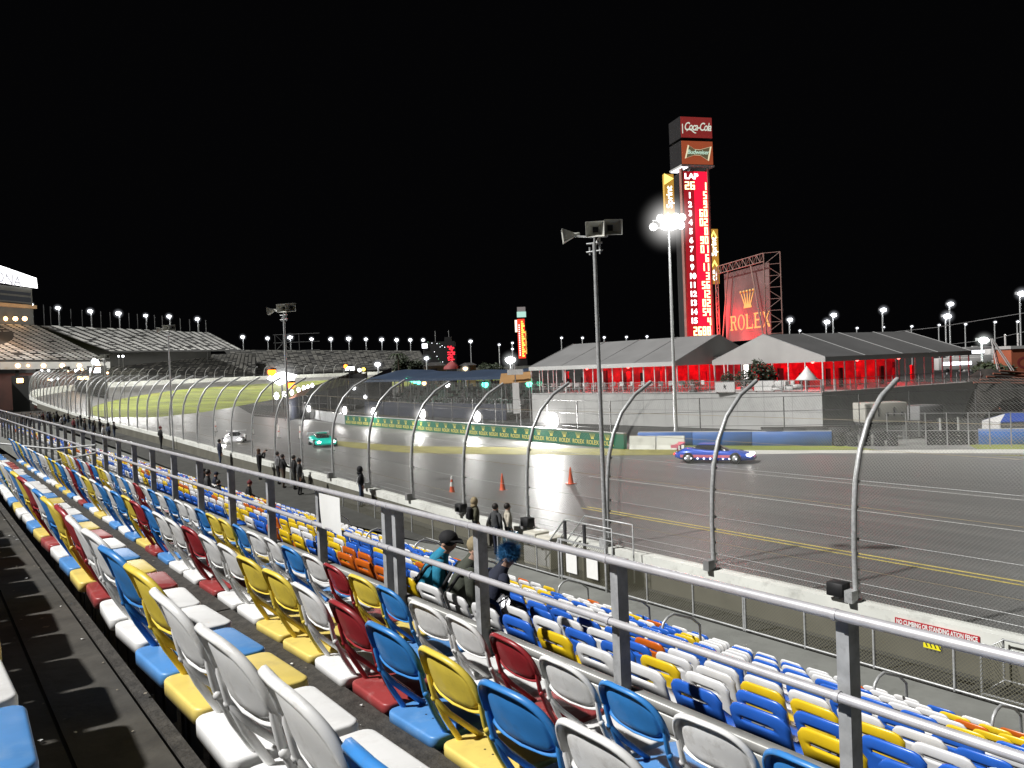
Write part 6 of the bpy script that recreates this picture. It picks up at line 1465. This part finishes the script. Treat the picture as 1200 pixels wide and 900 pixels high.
def person(label, loc, heading, top, pants, pose='stand', lean=0., arms='down', headturn=0., cover=None, covercol=None, pack=None, extra=None, group=None, scale=1., sleeve=None):
    t = thing('person', label, 'person', loc, heading, group)
    V, E_ = [], []
    def add(p, r, reg, par=None):
        V.append((Vector(p), r * (1.16 if reg == 'top' else 1.), reg)); i = len(V) - 1
        if par is not None: E_.append((par, i))
        return i
    sit = pose == 'sit'; hz = .53 if sit else .94
    def L(p):                                           # lean the upper body forward about the hips
        x, y, z = p; z0 = z - hz; return Vector((x * math.cos(lean) + z0 * math.sin(lean), y, hz + z0 * math.cos(lean) - x * math.sin(lean)))
    pel = add((0, 0, hz), .145, 'pants'); w_ = add(L((.005, 0, hz + .16)), .140, 'top', pel); ch = add(L((.01, 0, hz + .34)), .150, 'top', w_); nk0 = add(L((-.005, 0, hz + .50)), .085, 'top', ch); nk = add(L((.0, 0, hz + .555)), .075, 'top', nk0)
    hc = L((.02, 0, hz + .635)); jaw = add(hc, .074, 'skin', nk); hm = add(L((.02, 0, hz + .715)), .096, 'skin', jaw); ht = add(L((.0, 0, hz + .785)), .070, 'hair', hm)
    fd = Vector((math.cos(headturn), math.sin(headturn), -.05)); add(L((.02, 0, hz + .675)) + fd * .108, .014, 'skin', hm)
    sd = Vector((-math.sin(headturn), math.cos(headturn), 0))
    for s_ in (-1, 1): add(L((.0, 0, hz + .675)) + sd * .092 * s_, .017, 'skin', hm)
    for s_ in (-1, 1):
        sh = add(L((0, .19 * s_, hz + .45)), .068, 'top', nk0)
        if arms == 'down': el = L((-.04, .25 * s_, hz + .17)); wr = L((.06, .25 * s_, hz - .07)); d = (.25, 0, -1)
        elif arms == 'up': el = L((.16, .25 * s_, hz + .26)); wr = L((.26, .10 * s_, hz + .58)); d = (.3, -.35 * s_, 1)
        elif arms == 'pockets': el = L((-.07, .29 * s_, hz + .20)); wr = L((.08, .20 * s_, hz + .0)); d = (.3, -.3 * s_, -.8)
        elif arms == 'camera': el = L((.20, .26 * s_, hz + .28)); wr = L((.34, .07 * s_, hz + .62)); d = (.4, -.5 * s_, .7)
        else: el = L((.10, .26 * s_, hz + .20)); wr = L((.34, .13 * s_, hz + .10)); d = (1, -.25 * s_, -.1)
        e_ = add(el, .052, 'top', sh); add(el + (wr - el) * .75, .043, 'top', e_); add(wr, .030, 'skin', len(V) - 1); hand_chain(V, E_, wr, d, s_)
        hp = add((.0, .10 * s_, hz - .04), .105, 'pants', pel)
        if sit: kn = add((.43, .13 * s_, hz + .02), .072, 'pants', hp); an = add((.40, .12 * s_, .10), .048, 'pants', kn)
        else:
            st = .05 * s_; kn = add((.02 + st * .6, .11 * s_, .50), .070, 'pants', hp); an = add((-.02 + st, .11 * s_, .10), .046, 'pants', kn)
        hl = add(V[an][0] + Vector((-.02, 0, -.055)), .042, 'shoe', an); add(V[an][0] + Vector((.15, .015 * s_, -.065)), .034, 'shoe', hl)
    me = bpy.data.meshes.new('body'); me.from_pydata([tuple(v[0]) for v in V], E_, [])
    o = bpy.data.objects.new('body', me); COL.objects.link(o)
    o.modifiers.new('skin', 'SKIN'); sm = o.modifiers.new('sub', 'SUBSURF'); sm.levels = 1; sm.render_levels = 1
    sv = me.skin_vertices[0].data
    for i, v in enumerate(V): sv[i].radius = (v[1], v[1]); sv[i].use_root = (i == 0)
    nm = bpy.data.meshes.new_from_object(o.evaluated_get(bpy.context.evaluated_depsgraph_get())); bpy.data.objects.remove(o)
    regs = ['skin', 'top', 'pants', 'shoe', 'hair']; nm.materials.clear()
    for m in (SKIN, top, pants, SHOE, HAIR): nm.materials.append(m)
    for p in nm.polygons:
        c = p.center; best = min(V, key=lambda v: (v[0] - c).length / (v[1] + .05)); p.material_index = regs.index(best[2]); p.use_smooth = True
    nm.transform(Matrix.Scale(scale, 4)); b = bpy.data.objects.new('body', nm); COL.objects.link(b); b.parent = t; WORLD[b] = WORLD[t]
    S_ = Matrix.Scale(scale, 4); hq = L((.012, 0, hz + .715)); R_ = Matrix.Translation(hq) @ Matrix.Rotation(headturn, 4, 'Z') @ Matrix.Rotation(lean * .5, 4, 'Y')
    mb = MB()
    if cover == 'cap':
        mb.ball((-.005, 0, .035), .118, 0, 14, S_ @ R_, (1, .95, .82)); mb.prism([(.06, -.085, .03), (.13, -.075, .035), (.20, 0, .02), (.13, .075, .035), (.06, .085, .03)], (0, 0, .014), 0, S_ @ R_); mb.build('cap', covercol, t, local=True)
    elif cover == 'hood':
        mb.ball((-.03, 0, .0), .145, 0, 14, S_ @ R_, (.95, .95, 1.12)); mb.ball((-.05, 0, -.15), .13, 0, 10, S_ @ R_, (1, 1.1, .7)); mb.build('hood', covercol, t, local=True)
    elif cover == 'beanie':
        mb.ball((-.005, 0, .04), .120, 0, 14, S_ @ R_, (1, .97, .9)); mb.ball((-.01, 0, .15), .035, 0, 8, S_ @ R_); mb.build('knit_hat', covercol, t, local=True)
    elif cover == 'fuzzy':
        mb.ball((-.005, 0, .04), .112, 0, 12, S_ @ R_, (1, 1, .85)); 
        for i in range(2600):
            v = Vector((rnd.gauss(0, 1), rnd.gauss(0, 1), rnd.gauss(0, 1))).normalized(); q = Vector((0, 0, .045)) + v * .10; q2 = q + (v + Vector((rnd.gauss(0, .35), rnd.gauss(0, .35), rnd.gauss(0, .35)))) * rnd.uniform(.03, .075); s2 = v.orthogonal().normalized() * .003
            mb.add([q - s2, q + s2, q2], [(0, 1, 2)], 0, False, S_ @ R_)
        mb.build('fuzzy_hat', covercol, t, local=True)
    else:
        mb.ball((-.022, 0, .012), .112, 0, 14, S_ @ R_, (.98, .98, 1.02)); 
        if cover == 'long': mb.ball((-.06, 0, -.13), .10, 0, 12, S_ @ R_, (.6, 1.05, 1.5))
        mb.build('hair', covercol or HAIR, t, local=True)
    if pack:
        mb = MB(); c = L((-.20, 0, hz + .30)); mb.rbox((c.x - .09, -.15, c.z - .22), (c.x + .09, .15, c.z + .22), .06, 3, 0, S_); mb.rbox((c.x - .13, -.11, c.z - .18), (c.x - .08, .11, c.z + .02), .03, 2, 0, S_); mb.build('backpack', pack, t, local=True)
    if extra: extra(t, L, hz, S_)
    return t
K = lambda n, *c: cloth(n, c)
BLK = K('black', .012, .012, .014); CHAR = K('charcoal', .05, .052, .055); NAVY = K('navy', .016, .02, .04); DEN = K('denim', .05, .07, .12); OLV = K('olive', .075, .075, .045); TAN = K('tan', .30, .24, .14); CRM = K('cream', .48, .44, .36); TEAL = K('teal', .012, .22, .36); GRN_ = K('dark_green', .055, .062, .045); BRED = K('dark_red', .14, .02, .025); GRYC = K('grey', .16, .16, .165); WHC = K('white', .55, .55, .55); BRN = K('brown', .07, .045, .03); FUZZ = K('bright_blue', .008, .10, .24)
def at_head(px, py, X, h=1.76):
    """ground position on the walkway whose standing head comes nearest to the photo pixel"""
    D = 1.242 * F * X / (px + 100.0); p = onx(px, py, X); return Vector((X, p.y, zl(p.y)))
def strap(col):
    def f(t, L, hz, S_):
        mb = MB(); mb.tube([L((-.165, .14, hz + .14)), L((-.12, .17, hz + .38)), L((-.01, .10, hz + .53)), L((.15, .10, hz + .35)), L((.16, .13, hz + .12))], .02, 6, 0, S_); mb.tube([L((-.165, -.14, hz + .14)), L((-.12, -.17, hz + .38)), L((-.01, -.10, hz + .53)), L((.15, -.10, hz + .35)), L((.16, -.13, hz + .12))], .02, 6, 0, S_); mb.tube([L((-.17, -.16, hz + .10)), L((-.185, 0, hz + .12)), L((-.17, .16, hz + .14))], .028, 6, 0, S_); mb.build('strap', col, t, local=True)
    return f
def camera_in_hand(t, L, hz, S_):
    mb = MB(); c = L((.40, 0, hz + .68)); mb.rbox((c.x - .03, -.07, c.z - .045), (c.x + .03, .07, c.z + .045), .012, 2, 0, S_); mb.tube([(c.x + .03, 0, c.z), (c.x + .11, 0, c.z)], .036, 12, 0, S_); mb.build('camera_body', BLACK, t, local=True)
TR = 0.0     # heading 0 = looking straight at the track
for (px, py, X, top, pants, kw, lab) in (
    (422, 548, 15.75, BLK, DEN, dict(arms='pockets', cover='hood', covercol=BLK, extra=strap(WHC)), 'person in black hooded jacket with white straps standing alone by the fence'),
    (556, 583, 15.70, OLV, BLK, dict(arms='pockets', cover='hood', covercol=TAN, pack=BLK), 'person in olive jacket and tan hood with black backpack, leftmost of three'),
    (580, 584, 15.55, CHAR, NAVY, dict(arms='pockets'), 'person in charcoal coat standing in the middle of three watchers'),
    (594, 586, 15.85, CRM, BLK, dict(arms='pockets'), 'person in cream top and dark trousers, rightmost of three watchers'),
    (303, 526, 15.5, BLK, BLK, dict(arms='camera', cover='long', covercol=mat('brown_hair', (.10, .05, .025), .6, noise=(30, .3)), extra=camera_in_hand), 'long haired person in black coat raising a camera at the fence'),
    (325, 530, 15.6, GRYC, BLK, dict(arms='down'), 'person in grey coat standing directly behind a loudspeaker pole'),
    (331, 532, 15.3, BLK, BRN, dict(arms='front'), 'person in black jacket right of the loudspeaker pole'),
    (344, 533, 15.5, BLK, BLK, dict(arms='pockets'), 'broad person in long black coat in the pair left of a fence post'),
    (350, 536, 15.0, CHAR, BLK, dict(arms='down', cover='beanie', covercol=BLK), 'person in dark coat and knit hat overlapping the long black coat'),
    (257, 518, 15.6, NAVY, DEN, dict(arms='down'), 'person in navy top and jeans standing by the handrails at left'),
    (188, 506, 15.4, BLK, BLK, dict(arms='pockets', cover='beanie', covercol=BRED), 'person in black with dark red hat right of the third loudspeaker pole')):
    person(lab, at_head(px, py, X), rnd.uniform(-.5, .3), top, pants, **kw)
def seat_at(r, y): return Vector((LQ[r] + .30, y, LZ[r] - .06))
p = onx(505, 640, LQ[0] + .3).y
person('seated person in teal jacket and black cap with black straps, leaning right', seat_at(0, 8.15), -.6, TEAL, BLK, 'sit', .42, 'front', -.5, 'cap', BLK, extra=strap(BLK))
person('seated person in olive green coat and tan hat beside the teal jacket', seat_at(0, 7.55), -.4, GRN_, BLK, 'sit', .42, 'front', -.3, 'beanie', TAN, extra=strap(BLK))
person('seated person in dark coat with a fuzzy bright blue hat behind the post', seat_at(1, 8.1), -.3, NAVY, BLK, 'sit', .45, 'front', 0., 'fuzzy', FUZZ)
# seated and standing watchers in the lower stand, further left
for (px, py, r, top, kw, lab) in (
    (288, 537, 9, BLK, dict(cover='beanie', covercol=BRED), 'seated person in black with red knit hat by the handrails'),
    (235, 526, 9, BLK, dict(cover='cap', covercol=BLK), 'leftmost of two seated persons in black behind the handrails'),
    (249, 528, 9, NAVY, dict(cover='cap', covercol=NAVY), 'right one of two seated persons in dark clothes behind the handrails'),
    (240, 547, 5, CHAR, dict(), 'bareheaded seated person in charcoal jacket seen through the railing'),
    (253, 560, 5, BLK, dict(scale=.8), 'small seated person in black beside the charcoal jacket')):
    q = onx(px, py, LQ[r] + .3); person(lab, seat_at(r, q.y), rnd.uniform(-.4, .3), top, BLK, 'sit', .15, 'front', **kw)
WALK = [(40, .25), (52, .5), (70, .75), (95, 1.0), (130, 1.1)]
crowd = [(33, 482), (50, 484), (58, 487), (63, 486), (72, 490), (80, 496), (86, 490), (95, 500), (105, 500), (109, 494), (117, 503), (127, 503), (8, 470), (14, 466), (19, 464), (24, 462), (12, 474), (27, 475), (6, 478), (40, 489), (20, 470), (45, 490), (54, 493), (67, 494), (76, 497), (91, 499), (99, 504), (111, 506), (121, 508), (134, 510), (30, 487), (37, 492), (100, 512)]
cols = [BLK, BLK, CHAR, NAVY, BLK, GRYC, WHC, BLK, OLV, BRED, BLK, DEN]; wc = ['black', 'black', 'charcoal', 'navy', 'black', 'grey', 'white', 'black', 'olive', 'dark red', 'black', 'denim']
for i, (px, py) in enumerate(sorted(crowd)):
    k = (i * 5) % 12; X = 13.4 + (i % 3) * .8 if px > 30 else 11 + (i % 4) * 1.0
    q = onx(px, py, X); q.y = min(q.y, 122); z = lerp(q.y, WALK)
    person(f'{nth(i + 1)} of the far fence watchers from the left, in {wc[k]}', Vector((X, q.y, z)), rnd.uniform(-.8, .5), cols[k], BLK if i % 2 else DEN, arms=['down', 'pockets', 'front'][i % 3], cover=[None, 'cap', 'beanie', 'hood'][i % 4], covercol=[HAIR, BLK, CHAR, BLK][i % 4], group='watchers along the far left fence')
# raised viewing walk the far watchers stand on
mb = MB(); vs = []
for y in (38, 40, 52, 70, 95, 131): vs += [(9.6, y, lerp(y, WALK) - .01), (15.02, y, lerp(y, WALK) - .01)]
mb.add(vs, [(2 * k, 2 * k + 1, 2 * k + 3, 2 * k + 2) for k in range(5)]); struct('raised_viewing_walk', mb, CONC)
# camera bag on the seats
bz = LZ[1] + .50; y = onx(600, 712, LQ[1] + .2).y; bp_ = Vector((LQ[1] + .18, y, bz)); t = thing('camera_bag', 'black bag with crumpled silver foil lying over the white seats', 'bag', bp_)
mb = MB(); vs = []; fs = []; n = 12
for i in range(9):
    for j in range(n):
        s_ = i / 8; a = 2 * math.pi * j / n; r = (.03 + .13 * math.sin(math.pi * min(1, s_ * 1.05)) ** .7) * rnd.uniform(.85, 1.15); vs.append((bp_.x + .02 * math.sin(s_ * 9) + r * math.cos(a) * .8, y + .18 - .55 * s_, bz + .12 + r * math.sin(a) * .7 - .06 * s_))
for i in range(8):
    for j in range(n): fs.append((i * n + j, i * n + (j + 1) % n, (i + 1) * n + (j + 1) % n, (i + 1) * n + j))
mb.add(vs, fs + [tuple(range(n)), tuple(reversed(range(8 * n, 9 * n)))], 0, True); mb.build('pouch', BLK, t)
mb = MB(); vs = []; fs = []
for i in range(8):
    for j in range(8): vs.append((bp_.x - .06 + .03 * rnd.random() + .02 * i, y + .10 + .035 * j, bz + .05 + .03 * i + rnd.uniform(-.02, .02)))
for i in range(7):
    for j in range(7): fs.append((i * 8 + j, i * 8 + j + 1, (i + 1) * 8 + j + 1, (i + 1) * 8 + j))
mb.add(vs, fs); mb.build('foil', mat('silver_foil', (.6, .6, .62), .25, .8), t)
mb = MB(); mb.tube([(bp_.x - .05, y + .2, bz + .2), (bp_.x - .02, y, bz + .33), (bp_.x, y - .2, bz + .15)], .012, 6); mb.build('strap', BLACK, t)


scene.render.engine = 'CYCLES'
scene.cycles.use_denoising = True
try: scene.cycles.denoiser = 'OPENIMAGEDENOISE'
except Exception: pass
scene.cycles.max_bounces = 6; scene.cycles.transparent_max_bounces = 24; scene.cycles.sample_clamp_indirect = 6
scene.cycles.caustics_reflective = False; scene.cycles.caustics_refractive = False
scene.view_settings.view_transform = 'Standard'; scene.view_settings.look = 'None'
scene.view_settings.exposure = 0; scene.view_settings.gamma = 1
